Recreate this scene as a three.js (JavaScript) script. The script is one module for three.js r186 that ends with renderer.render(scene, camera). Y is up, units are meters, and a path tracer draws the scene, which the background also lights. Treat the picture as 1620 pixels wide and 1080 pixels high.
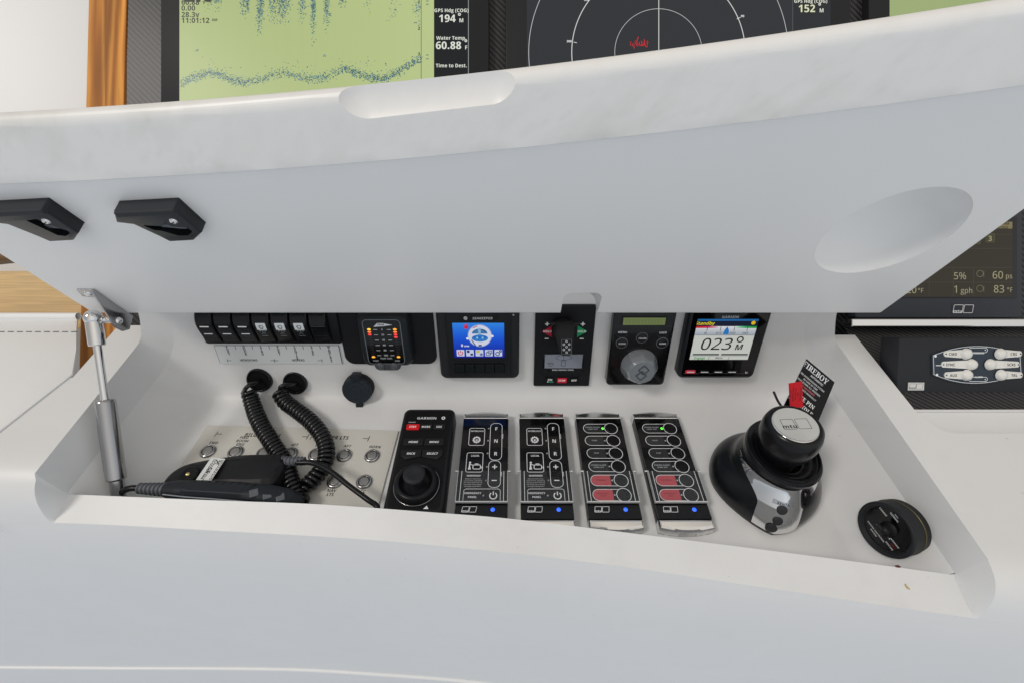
import * as THREE from 'three';
import { RoundedBoxGeometry } from 'three/addons/geometries/RoundedBoxGeometry.js';
import { mergeGeometries, mergeVertices, toCreasedNormals } from 'three/addons/utils/BufferGeometryUtils.js';
import { MarchingCubes } from 'three/addons/objects/MarchingCubes.js';
import { Brush, Evaluator, SUBTRACTION } from 'three-bvh-csg';

// ---------- camera, sky, sun, exposure ----------
const scene = new THREE.Scene();
const PITCH = 42.4 * Math.PI / 180, EYE = 0.4915;
const camera = new THREE.PerspectiveCamera(73.74, 1024 / 682, 0.02, 60);
camera.position.set(0, EYE, 0);
camera.rotation.x = -PITCH;
const renderer = new THREE.WebGLRenderer({ antialias: true });
renderer.toneMapping = THREE.LinearToneMapping;
renderer.toneMappingExposure = 0.7;
renderer.shadowMap.enabled = true;
{
  // soft overcast sky: pale cloud overhead, cooler haze towards the horizon
  const w = 64, h = 32, data = new Float32Array(w * h * 4);
  for (let j = 0; j < h; j++) {
    const el = ((j + 0.5) / h - 0.5) * Math.PI, s = Math.sin(el);
    for (let i = 0; i < w; i++) {
      const az = (i / w) * Math.PI * 2;
      const cloud = (1 + 0.04 * Math.sin(az * 3 + s * 4) + 0.03 * Math.sin(az * 7 - s * 9)) * (0.80 + 0.85 * Math.pow(Math.max(0, Math.cos(az - 4.15)), 2));   // brighter astern, where the cockpit is open
      const k = s > 0 ? Math.pow(s, 0.7) : 0, low = s < 0 ? Math.min(1, -s * 2.2) : 0;
      const up = [0.74, 0.68, 0.60], hor = [0.63, 0.685, 0.75], sea = [0.73, 0.785, 0.85];
      for (let c = 0; c < 3; c++) {
        let v = hor[c] + (up[c] - hor[c]) * k;
        v = v + (sea[c] - v) * low;
        data[(j * w + i) * 4 + c] = v * cloud;
      }
      data[(j * w + i) * 4 + 3] = 1;
    }
  }
  const sky = new THREE.DataTexture(data, w, h, THREE.RGBAFormat, THREE.FloatType);
  sky.mapping = THREE.EquirectangularReflectionMapping;
  sky.magFilter = THREE.LinearFilter; sky.minFilter = THREE.LinearFilter; sky.wrapS = THREE.RepeatWrapping; sky.needsUpdate = true;
  scene.background = sky; scene.environment = sky;
}
const sun = new THREE.DirectionalLight(new THREE.Color(1.0, 0.95, 0.89), 1.6);
sun.position.set(-1.45, 2.0, 0.42);
sun.target.position.set(0, 0, -0.3);
sun.castShadow = true; sun.shadow.radius = 26; sun.shadow.mapSize.set(2048, 2048);
Object.assign(sun.shadow.camera, { left: -1.2, right: 1.2, top: 1.2, bottom: -1.2, near: 0.2, far: 6 });
scene.add(sun, sun.target);

// ---------- helpers ----------
const V = (x, y, z) => new THREE.Vector3(x, y, z), V2 = (x, y) => new THREE.Vector2(x, y);
const D = Math.PI / 180;
let seed = 7;
const rnd = () => { seed = (seed * 16807) % 2147483647; return seed / 2147483647; };
const taken = new Map();
const numbered = (n) => { const k = taken.get(n) ?? 0; taken.set(n, k + 1); return k ? n + '_' + String(k).padStart(3, '0') : n; };
function dress(m) { m.castShadow = true; m.receiveShadow = true; return m; }
function thing(name, label, category, pos = [0, 0, 0], rx = 0, group, kind) {
  const o = new THREE.Group(); o.name = numbered(name); o.position.set(...pos); o.rotation.x = rx;
  o.userData = { label, category };
  if (group) o.userData.group = group;
  if (kind) o.userData.kind = kind;
  scene.add(o); return o;
}
function part(parent, name, geo, m, pos, rot) {
  const o = dress(new THREE.Mesh(geo, m)); o.name = name;
  if (pos) o.position.set(...pos);
  if (rot) o.rotation.set(...rot);
  parent.add(o); return o;
}
function copyOf(src, label) { const c = src.clone(); c.name = numbered(src.name.replace(/_\d+$/, '')); c.userData = { ...src.userData }; if (label) c.userData.label = label; scene.add(c); return c; }
const M = (color, roughness = 0.5, o = {}) => { const c = new THREE.Color(color), dark = Math.max(c.r, c.g, c.b) < 0.06 && !o.emissiveMap; return new THREE.MeshPhysicalMaterial({ color: c, roughness, specularIntensity: dark ? 0.4 : 1, ...o }); };   // black plastics reflect little
const lin = (r, g, b) => new THREE.Color().setRGB(r, g, b);
function rrect(w, h, r, x = 0, y = 0) {
  const s = new THREE.Shape(), a = x - w / 2, b = y - h / 2, c = x + w / 2, d = y + h / 2; r = Math.min(r, w / 2 - 1e-5, h / 2 - 1e-5);
  s.moveTo(a + r, b); s.lineTo(c - r, b); s.absarc(c - r, b + r, r, -Math.PI / 2, 0); s.lineTo(c, d - r); s.absarc(c - r, d - r, r, 0, Math.PI / 2);
  s.lineTo(a + r, d); s.absarc(a + r, d - r, r, Math.PI / 2, Math.PI); s.lineTo(a, b + r); s.absarc(a + r, b + r, r, Math.PI, Math.PI * 1.5); return s;
}
function poly(pts) { const s = new THREE.Shape(); pts.forEach((p, i) => (i ? s.lineTo(p[0], p[1]) : s.moveTo(p[0], p[1]))); return s; }
// plate standing on z = 0 with its face at z = d, edges rounded by bevel
function slab(shape, d, bevel = 0, seg = 2, curve = 8) {
  const g = new THREE.ExtrudeGeometry(shape, { depth: Math.max(1e-5, d - bevel), bevelEnabled: bevel > 0, bevelThickness: bevel, bevelSize: bevel, bevelOffset: -bevel, bevelSegments: seg, curveSegments: curve });
  return bevel > 0 ? toCreasedNormals(g, 0.6) : g;
}
const rslab = (w, h, d, r, bevel = 0, seg = 2) => slab(rrect(w, h, r), d, bevel, seg);
// flat print: rounded sheet with 0..1 uv
function sheet(shape, w, h, x = 0, y = 0) {
  const g = new THREE.ShapeGeometry(shape, 10), p = g.attributes.position, uv = g.attributes.uv;
  for (let i = 0; i < p.count; i++) uv.setXY(i, (p.getX(i) - x) / w + 0.5, (p.getY(i) - y) / h + 0.5);
  return g;
}
const cyl = (r0, r1, h, n = 28) => new THREE.CylinderGeometry(r1, r0, h, n).rotateX(Math.PI / 2).translate(0, 0, h / 2); // along +z from 0
const lathe = (pts, n = 36) => new THREE.LatheGeometry(pts.map((p) => V2(p[0], p[1])), n).rotateX(Math.PI / 2); // profile (r, z)
const tube = (pts, r, n = 40, k = 10) => new THREE.TubeGeometry(new THREE.CatmullRomCurve3(pts), n, r, k);
function capTube(pts, r, n = 40, k = 10) { const c = new THREE.CatmullRomCurve3(pts); const e = (t) => new THREE.SphereGeometry(r, k, 8).translate(...c.getPoint(t).toArray()); return mergeGeometries([new THREE.TubeGeometry(c, n, r, k), e(0), e(1)]); }
function surf(F, nu, nv, U = (u) => u) {
  const pos = [], nor = [], uv = [], idx = [], e = 1e-3;
  for (let j = 0; j <= nv; j++) for (let i = 0; i <= nu; i++) {
    const u = U(i / nu), v = j / nv, p = F(u, v);
    const du = F(Math.min(1, u + e), v).sub(F(Math.max(0, u - e), v)), dv = F(u, Math.min(1, v + e)).sub(F(u, Math.max(0, v - e)));
    const n = du.cross(dv).normalize();
    pos.push(p.x, p.y, p.z); nor.push(n.x, n.y, n.z); uv.push(p.x, p.y - p.z);
  }
  for (let j = 0; j < nv; j++) for (let i = 0; i < nu; i++) { const a = j * (nu + 1) + i, b = a + 1, c = a + nu + 1, d = c + 1; idx.push(a, b, d, a, d, c); }
  const g = new THREE.BufferGeometry();
  g.setAttribute('position', new THREE.Float32BufferAttribute(pos, 3)); g.setAttribute('normal', new THREE.Float32BufferAttribute(nor, 3)); g.setAttribute('uv', new THREE.Float32BufferAttribute(uv, 2));
  g.setIndex(idx); return g;
}
const lerpTab = (tab) => (x) => { // smooth interpolation through a table of [x, value]
  const n = tab.length; let i = 0; while (i < n - 2 && x > tab[i + 1][0]) i++;
  const m = (k) => { const a = tab[Math.max(0, k - 1)], b = tab[Math.min(n - 1, k + 1)]; return (b[1] - a[1]) / (b[0] - a[0]); };
  const [x0, y0] = tab[i], [x1, y1] = tab[i + 1], h = x1 - x0, t = (x - x0) / h;
  if (t < 0) return y0 + m(i) * (x - x0); if (t > 1) return y1 + m(i + 1) * (x - x1);
  return y0 * (2 * t ** 3 - 3 * t * t + 1) + m(i) * h * (t ** 3 - 2 * t * t + t) + y1 * (3 * t * t - 2 * t ** 3) + m(i + 1) * h * (t ** 3 - t * t);
};
// value noise for textures
const hash = (x, y, s) => { let h = (x * 374761393 + y * 668265263 + s * 974634777) | 0; h = Math.imul(h ^ (h >>> 13), 1274126177); return ((h ^ (h >>> 16)) >>> 0) / 4294967296; };
function vnoise(x, y, s, per) {
  const xi = Math.floor(x), yi = Math.floor(y), f = x - xi, g = y - yi, w = (k) => ((k % per) + per) % per, u = f * f * (3 - 2 * f), v = g * g * (3 - 2 * g);
  const a = hash(w(xi), w(yi), s), b = hash(w(xi + 1), w(yi), s), c = hash(w(xi), w(yi + 1), s), d = hash(w(xi + 1), w(yi + 1), s);
  return a + (b - a) * u + (c - a) * v + (a - b - c + d) * u * v;
}
const fbm = (x, y, s, per, o = 4) => { let v = 0, a = 0.5, k = 1; for (let i = 0; i < o; i++) { v += a * vnoise(x * k, y * k, s + i, per * k); a /= 2; k *= 2; } return v; };
function tex(n, fn, srgb = true, repeat) {
  const d = new Uint8Array(n * n * 4);
  for (let j = 0; j < n; j++) for (let i = 0; i < n; i++) { const c = fn(i / n, j / n); for (let k = 0; k < 3; k++) d[(j * n + i) * 4 + k] = Math.max(0, Math.min(255, c[k])); d[(j * n + i) * 4 + 3] = 255; }
  const t = new THREE.DataTexture(d, n, n); if (srgb) t.colorSpace = THREE.SRGBColorSpace;
  t.magFilter = THREE.LinearFilter; t.wrapS = t.wrapT = THREE.RepeatWrapping; if (repeat) t.repeat.set(...repeat); t.needsUpdate = true; return t;
}
// printed faces, drawn in millimetres with the origin at the middle, y down
function print(w, h, ppm, bg, draw) {
  const c = document.createElement('canvas'); c.width = Math.round(w * ppm); c.height = Math.round(h * ppm);
  const x = c.getContext('2d'); x.fillStyle = bg; x.fillRect(0, 0, c.width, c.height); x.scale(ppm, ppm); x.translate(w / 2, h / 2); draw(x);
  const t = new THREE.CanvasTexture(c); t.colorSpace = THREE.SRGBColorSpace; t.magFilter = THREE.LinearFilter; return t;
}
const txt = (x, s, px, py, size, color = '#fff', o = {}) => { x.save(); x.translate(px, py); if (o.rot) x.rotate(o.rot); if (o.sx) x.scale(o.sx, 1); if (o.skew) x.transform(1, 0, o.skew, 1, 0, 0); x.fillStyle = color; x.font = (o.bold === false ? '' : 'bold ') + size + 'px ' + (o.font ?? 'sans-serif'); x.textAlign = o.align ?? 'center'; x.textBaseline = 'middle'; x.fillText(s, 0, 0); x.restore(); };
const rr = (x, px, py, w, h, r, fill, stroke, lw = 0.4) => { x.beginPath(); x.roundRect(px - w / 2, py - h / 2, w, h, r); if (fill) { x.fillStyle = fill; x.fill(); } if (stroke) { x.strokeStyle = stroke; x.lineWidth = lw; x.stroke(); } };
const line = (x, pts, color, lw) => { x.beginPath(); pts.forEach((p, i) => (i ? x.lineTo(p[0], p[1]) : x.moveTo(p[0], p[1]))); x.strokeStyle = color; x.lineWidth = lw; x.stroke(); };
const dot = (x, px, py, r, c) => { x.beginPath(); x.arc(px, py, r, 0, 7); x.fillStyle = c; x.fill(); };
// two slanted frames with lower-case letters: the engine maker's mark
function mark(x, px, py, s, c, lw = 0.35, fill = true) {
  x.save(); x.translate(px, py); x.transform(1, 0, -0.18, 1, 0, 0);
  rr(x, -s * 0.56, 0, s, s * 0.86, s * 0.08, null, c, lw); rr(x, s * 0.56, 0, s, s * 0.86, s * 0.08, null, c, lw);
  x.restore(); if (fill) txt(x, 'mtu', px - s * 0.62, py + s * 0.24, s * 0.42, c, { skew: -0.15, sx: 1.25 });
}

// ---------- materials ----------
const stains = (s, amt, base) => tex(512, (u, v) => {
  const n = fbm(u * 5, v * 5, s, 5), m = fbm(u * 18, v * 18, s + 9, 18), k = Math.max(0, n - 0.5) * 2, f = Math.max(0, m - 0.56) * 2;
  const sp = hash(Math.floor(u * 512), Math.floor(v * 512), s) > 0.99993 ? 0.16 : 0;
  const d = 1 - amt * (k * 0.5 + f * 0.5) - sp, w = amt * k * 0.25;
  return [base[0] * d, base[1] * (d - w * 0.15), base[2] * (d - w * 0.5)];
}, true);
const white = [223, 224, 225];
const gel = M(0xffffff, 0.42, { map: stains(3, 0.02, [226, 227, 228]), clearcoat: 0.25, clearcoatRoughness: 0.3 });
gel.map.repeat.set(1.4, 1.4);
const smudged = M(0xffffff, 0.45, { map: stains(31, 0.07, white), clearcoat: 0.15, clearcoatRoughness: 0.35 });
smudged.map.repeat.set(2.2, 2.2);
const smears = tex(512, (u, v) => { const a = fbm(8 * u + 8 * v, 16 * v - 16 * u, 61, 8, 3), b = fbm(24 * u + 24 * v, 48 * v - 48 * u, 77, 24, 3), c = fbm(u * 5, v * 5, 19, 5, 3), k = (Math.max(0, a - 0.44) * 0.14 + Math.max(0, b - 0.5) * 0.10) * Math.max(0, c - 0.3) * 2, d = 1 - k; return [241 * d, 240 * d, 238 * (d - k * 0.2)]; });
const rimWhite = M(0xffffff, 0.4, { map: smears, clearcoat: 0.15, clearcoatRoughness: 0.35 }), lidWhite = M(lin(0.87, 0.875, 0.875), 0.36, { clearcoat: 0.2, clearcoatRoughness: 0.3 });
rimWhite.map.repeat.set(2.5, 2.5);
const tubWhite = M(0xffffff, 0.5, { map: stains(57, 0.05, white) });
tubWhite.map.repeat.set(2, 2);
const black = M(lin(0.008, 0.009, 0.010), 0.42), blackSatin = M(lin(0.007, 0.008, 0.010), 0.28, { clearcoat: 0.18, clearcoatRoughness: 0.15 });
const blackGloss = M(lin(0.004, 0.004, 0.005), 0.12, { clearcoat: 0.35, clearcoatRoughness: 0.04 });
const blackMatte = M(lin(0.014, 0.015, 0.017), 0.7), greyRubber = M(lin(0.11, 0.12, 0.14), 0.6);
const chrome = M(lin(0.78, 0.78, 0.78), 0.06, { metalness: 1 }), steel = M(lin(0.44, 0.44, 0.45), 0.22, { metalness: 1 });
const capChrome = M(lin(0.74, 0.74, 0.74), 0.2, { metalness: 1 }), brushed = M(lin(0.6, 0.58, 0.55), 0.36, { metalness: 1 });
const carbonTex = tex(256, (u, v) => { // 2x2 twill, eight tows each way
  const i = Math.floor(u * 8), j = Math.floor(v * 8), over = (((i + j) % 4) + 4) % 4 < 2, a = over ? (v * 8) % 1 : (u * 8) % 1, b = over ? (u * 64) % 1 : (v * 64) % 1;
  const t = (over ? 62 : 26) + 10 * (b > 0.5 ? 1 : 0) * (over ? 1 : 0.5) - 8 * Math.abs(a - 0.5); return [t, t, t * 1.03];
}, true);
carbonTex.repeat.set(62, 62);
const carbon = M(0xffffff, 0.42, { map: carbonTex, specularIntensity: 0.45, clearcoat: 0.08, clearcoatRoughness: 0.2 });
const teakTex = tex(512, (u, v) => {
  const w = fbm(u * 3, v * 1, 5, 4) * 0.35, g = Math.sin((u + w) * 46 + fbm(u * 6, v * 2, 8, 6) * 5) * 0.5 + 0.5, p = fbm(u * 90, v * 7, 12, 90, 2), m = fbm(u * 4, v * 3, 21, 4);
  const d = 0.62 + 0.22 * g * m * 1.6 + 0.28 * (m - 0.4) - (p > 0.6 ? 0.22 * (p - 0.5) * 3 : 0);
  return [250 * d, 168 * d * (0.93 + 0.1 * g), 82 * d * (0.85 + 0.15 * g)];
}, true);
teakTex.repeat.set(11, 1.7);
const teak = M(0xffffff, 0.6, { map: teakTex, specularIntensity: 0.5 });

// ---------- the console ----------
const TS = Math.tan(3 * D), topY = (z) => 0.09 + (-0.3 - z) * TS;            // console top falls 3 degrees towards the helm seat
const XL = -0.478, XR = 0.4165, IL = -0.470, IR = 0.41;                       // opening edges, tub edges
const lipZ = lerpTab([[-0.9, -0.224], [-0.483, -0.2214], [-0.264, -0.211], [-0.1335, -0.203], [0, -0.1905], [0.1007, -0.1785], [0.239, -0.1585], [0.417, -0.133], [0.75, -0.095]]);
const innerZ = lerpTab([[-0.466, -0.247], [-0.305, -0.240], [-0.204, -0.236], [-0.071, -0.2262], [0, -0.220], [0.1555, -0.2005], [0.301, -0.1813], [0.41, -0.166]]);
const LIPY = 0.0355, LEDY = 0.047;
const nose = new THREE.CatmullRomCurve3([V(0, 0, -0.075), V(0, 0, -0.055), V(0, -0.0003, -0.042), V(0, -0.003, -0.028), V(0, -0.0088, -0.0172), V(0, -0.0185, -0.0092), V(0, -0.0315, -0.0038), V(0, -0.0485, 0)]);
const frontPts = new THREE.CatmullRomCurve3([V(0, 0.0355, 0), V(0, 0.012, 0.0032), V(0, -0.04, 0.0062), V(0, -0.12, 0.0055), V(0, -0.25, -0.001), V(0, -0.45, -0.0135), V(0, -0.70, -0.031)]);
const lowPts = new THREE.CatmullRomCurve3([V(0, -0.70, -0.031), V(0, -0.7012, -0.0298), V(0, -0.7022, -0.0275), V(0, -0.704, -0.0262), V(0, -0.72, -0.0268), V(0, -0.8, -0.032), V(0, -0.95, -0.042)]);
{
  const g = thing('console', 'white moulded helm console with an open instrument recess', 'console', [0, 0, 0], 0, null, 'structure');
  const band = (c, x0, x1, off) => surf((u, v) => { const x = x0 + (x1 - x0) * u, p = c.getPoint(1 - v), z = lipZ(x); return V(x, p.y + (off ? topY(z - 0.06) + 0 : 0), z + p.z); }, 60, 36);
  // the rounded nose runs from the flat top into the front; it is cut away at the opening
  const noseF = (x0, x1) => surf((u, v) => {
    const x = x0 + (x1 - x0) * u, z = lipZ(x), p = nose.getPoint(1 - v), zz = z + p.z, t0 = topY(Math.min(zz, z - 0.045)), k = Math.min(1, Math.max(0, (p.z + 0.055) / 0.055));
    const yNose = t0 + p.y, yEnd = LIPY + (p.y + 0.0485);
    return V(x, yNose * (1 - k * k) + yEnd * k * k, zz);
  }, 40, 36);
  part(g, 'nose', noseF(-1.1, XL), gel); part(g, 'nose', noseF(XR, 1.0), gel);
  part(g, 'front_panel', band(frontPts, -1.5, 1.4, false), gel);
  part(g, 'lower_panel', band(lowPts, -1.5, 1.4, false), gel);
  // flat top: right of the opening, with the cut-out for the side pod
  const flat = (pts) => { const s = poly(pts.map(([x, z]) => [x, -z])), e = new THREE.ExtrudeGeometry(s, { depth: 0.006, bevelEnabled: false, curveSegments: 12 }); e.rotateX(-Math.PI / 2).translate(0, -0.006, 0);
    const p = e.attributes.position; for (let i = 0; i < p.count; i++) p.setY(i, p.getY(i) + topY(p.getZ(i))); e.computeVertexNormals(); return e; };
  const edge = (x0, x1, n) => Array.from({ length: n + 1 }, (_, i) => { const x = x0 + (x1 - x0) * i / n; return [x, lipZ(x) - 0.0745]; });
  part(g, 'top_panel', flat([[XR, -0.44], ...edge(XR, 1.0, 24), [1.0, -0.294], [0.476, -0.294], [0.466, -0.297], [0.459, -0.304], [0.4535, -0.315], [0.4515, -0.325], [0.4475, -0.444], [0.42, -0.444]]), gel);
  part(g, 'top_panel', flat([[-0.5245, -0.462], [-0.5245, -0.372], [-1.1, -0.365], ...edge(-1.1, XL, 24), [XL, -0.45], [-0.476, -0.462]]), gel);
  // ledge under the lid's front rim
  part(g, 'front_ledge', surf((u, v) => { const xi = IL + (IR - IL) * u, xo = -0.4745 + (0.4135 + 0.4745) * u, x = xo + (xi - xo) * v; return V(x, LIPY + (LEDY - LIPY) * v, lipZ(xo) + (innerZ(xi) - lipZ(xo)) * v); }, 80, 6), smudged);
}
// tub: floor, cove and back wall, swept across and turned up at both sides
const tubSec = new THREE.CatmullRomCurve3([V(0, 0, -0.15), V(0, 0, -0.25), V(0, 0, -0.33), V(0, 0, -0.385), V(0, 0.0008, -0.4085), V(0, 0.0042, -0.4180), V(0, 0.0105, -0.4243), V(0, 0.020, -0.4290), V(0, 0.036, -0.4336), V(0, 0.07, -0.4421), V(0, 0.11, -0.4521), V(0, 0.175, -0.4684)]);
const secAt = (t) => { const p = tubSec.getPointAt(t), a = tubSec.getTangentAt(t); return { y: p.y, z: p.z, ny: -a.z, nz: a.y, wall: Math.min(1, Math.max(0, (p.y - 0.004) / 0.07)) }; };
const sm = (t) => t * t * (3 - 2 * t);
// edge where the coved tub meets the straight side bands, and the console edge above it, followed from front to back
const tOf = (y, z) => { let best = 0, e = 1; for (let k = 0; k <= 400; k++) { const p = tubSec.getPointAt(k / 400), d = Math.hypot(p.y - y, p.z - z); if (d < e) { e = d; best = k / 400; } } return best; };
const KEY = [[0, -0.15], [0, -0.3], [0, -0.385], [0.0008, -0.4085], [0.0042, -0.418], [0.0105, -0.4243], [0.020, -0.4290], [0.07, -0.4421], [0.11, -0.4521], [0.175, -0.4684]].map(([y, z]) => tOf(y, z));
const creaseX = lerpTab([0.41, 0.41, 0.41, 0.41, 0.409, 0.404, 0.3945, 0.385, 0.379, 0.377].map((v, i) => [KEY[i], v]));
const creaseYt = lerpTab([0.05, 0.05, 0.05, 0.05, 0.051, 0.057, 0.071, 0.09, 0.12, 0.178].map((v, i) => [KEY[i], v]));
const creaseZ = lerpTab([-0.15, -0.3, -0.385, -0.401, -0.411, -0.424, -0.4352, -0.443, -0.4507, -0.466].map((v, i) => [KEY[i], v]));
const edgeX = lerpTab([0.4165, 0.4165, 0.4165, 0.4165, 0.4165, 0.4163, 0.4150, 0.412, 0.408, 0.406].map((v, i) => [KEY[i], v]));
const edgeZ = lerpTab([-0.15, -0.3, -0.385, -0.401, -0.411, -0.421, -0.431, -0.439, -0.447, -0.462].map((v, i) => [KEY[i], v]));
const edgeUp = lerpTab([0, 0, 0, 0, 0, 0, 0.003, 0.015, 0.038, 0.095].map((v, i) => [KEY[i], v]));
function tubPoint(x01, t) {
  const s = secAt(t), xr = creaseX(t), xl = -0.060 - xr, x = xl + (xr - xl) * x01, w = sm(s.wall);
  const wr = 0.052 + (0.034 - 0.052) * w, wl = 0.056 + (0.034 - 0.056) * w;
  const a = Math.max(0, 1 - (x - xl) / wl), b = Math.max(0, 1 - (xr - x) / wr), k = Math.pow(a, 1.7) + Math.pow(b, 1.7);
  return V(x, s.y + k * (creaseYt(t) - s.y), s.z + k * (creaseZ(t) - s.z));
}
{
  const g = thing('recess', 'white recess with coved walls sunk into the console', 'recess', [0, 0, 0], 0, null, 'structure');
  const bunch = (u) => u + 0.09 * Math.sin(u * Math.PI * 2) * -1;
  part(g, 'tub', surf((u, v) => { const p = tubPoint(u, v); const zi = innerZ(Math.min(IR, Math.max(IL, p.x))); if (p.z > zi) p.z = zi; return p; }, 150, 130, (u) => u - 0.055 * Math.sin(u * Math.PI * 2)), tubWhite);
  // front wall of the tub under the ledge
  part(g, 'front_wall', surf((u, v) => { const x = IL + (IR - IL) * u, f = tubPoint(u, 0.02).y; return V(x, LEDY + (Math.min(f, LEDY - 0.001) - LEDY) * v, innerZ(x)); }, 60, 3), tubWhite);
  // straight side bands between the tub and the console top
  for (const s of [0, 1]) part(g, 'side_band', surf((u, v) => {
    const zi = innerZ(s ? IR : IL), t0 = tOf(0, zi), t = t0 + (1 - t0) * u, q = tubPoint(s, t), zo = edgeZ(t), xo = s ? edgeX(t) : -0.0615 - edgeX(t);
    q.y = Math.max(q.y + (LEDY - 0.05) * Math.max(0, 1 - u * 4), 0); const yo = topY(zo) + edgeUp(t);
    return V(q.x + (xo - q.x) * v, q.y + (yo - q.y) * v, q.z + (zo - q.z) * v);
  }, 140, 4), tubWhite);
  // the front end of each band follows the nose of the console down to the lip
  for (const s of [0, 1]) {
    const xo = s ? XR : XL, xi = s ? IR : IL, xc = s ? 0.4135 : -0.4745, zl = lipZ(s ? XR : -0.4745), zi = innerZ(xi);
    const prof = [[topY(zi), zi]];
    for (let k = 0; k <= 20; k++) { const p = nose.getPoint(0.0 + k / 20), z = lipZ(xo), t0 = topY(Math.min(z + p.z, z - 0.045)), kk = Math.min(1, Math.max(0, (p.z + 0.055) / 0.055)); const y = (t0 + p.y) * (1 - kk * kk) + (LIPY + p.y + 0.0485) * kk * kk; if (z + p.z > zi) prof.push([y, z + p.z]); }
    part(g, 'side_band', surf((u, v) => { const f = u * (prof.length - 1), i = Math.min(prof.length - 2, Math.floor(f)), r = f - i, y = prof[i][0] + (prof[i + 1][0] - prof[i][0]) * r, z = prof[i][1] + (prof[i + 1][1] - prof[i][1]) * r;
      const zb = zi + (zl - zi) * u, yb = LEDY + (LIPY - LEDY) * u, xb = xi + (xc - xi) * u * u; return V(xo + (xb - xo) * v, y + (yb - y) * v, z + (zb - z) * v); }, 40, 4), tubWhite);
  }
}
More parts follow.
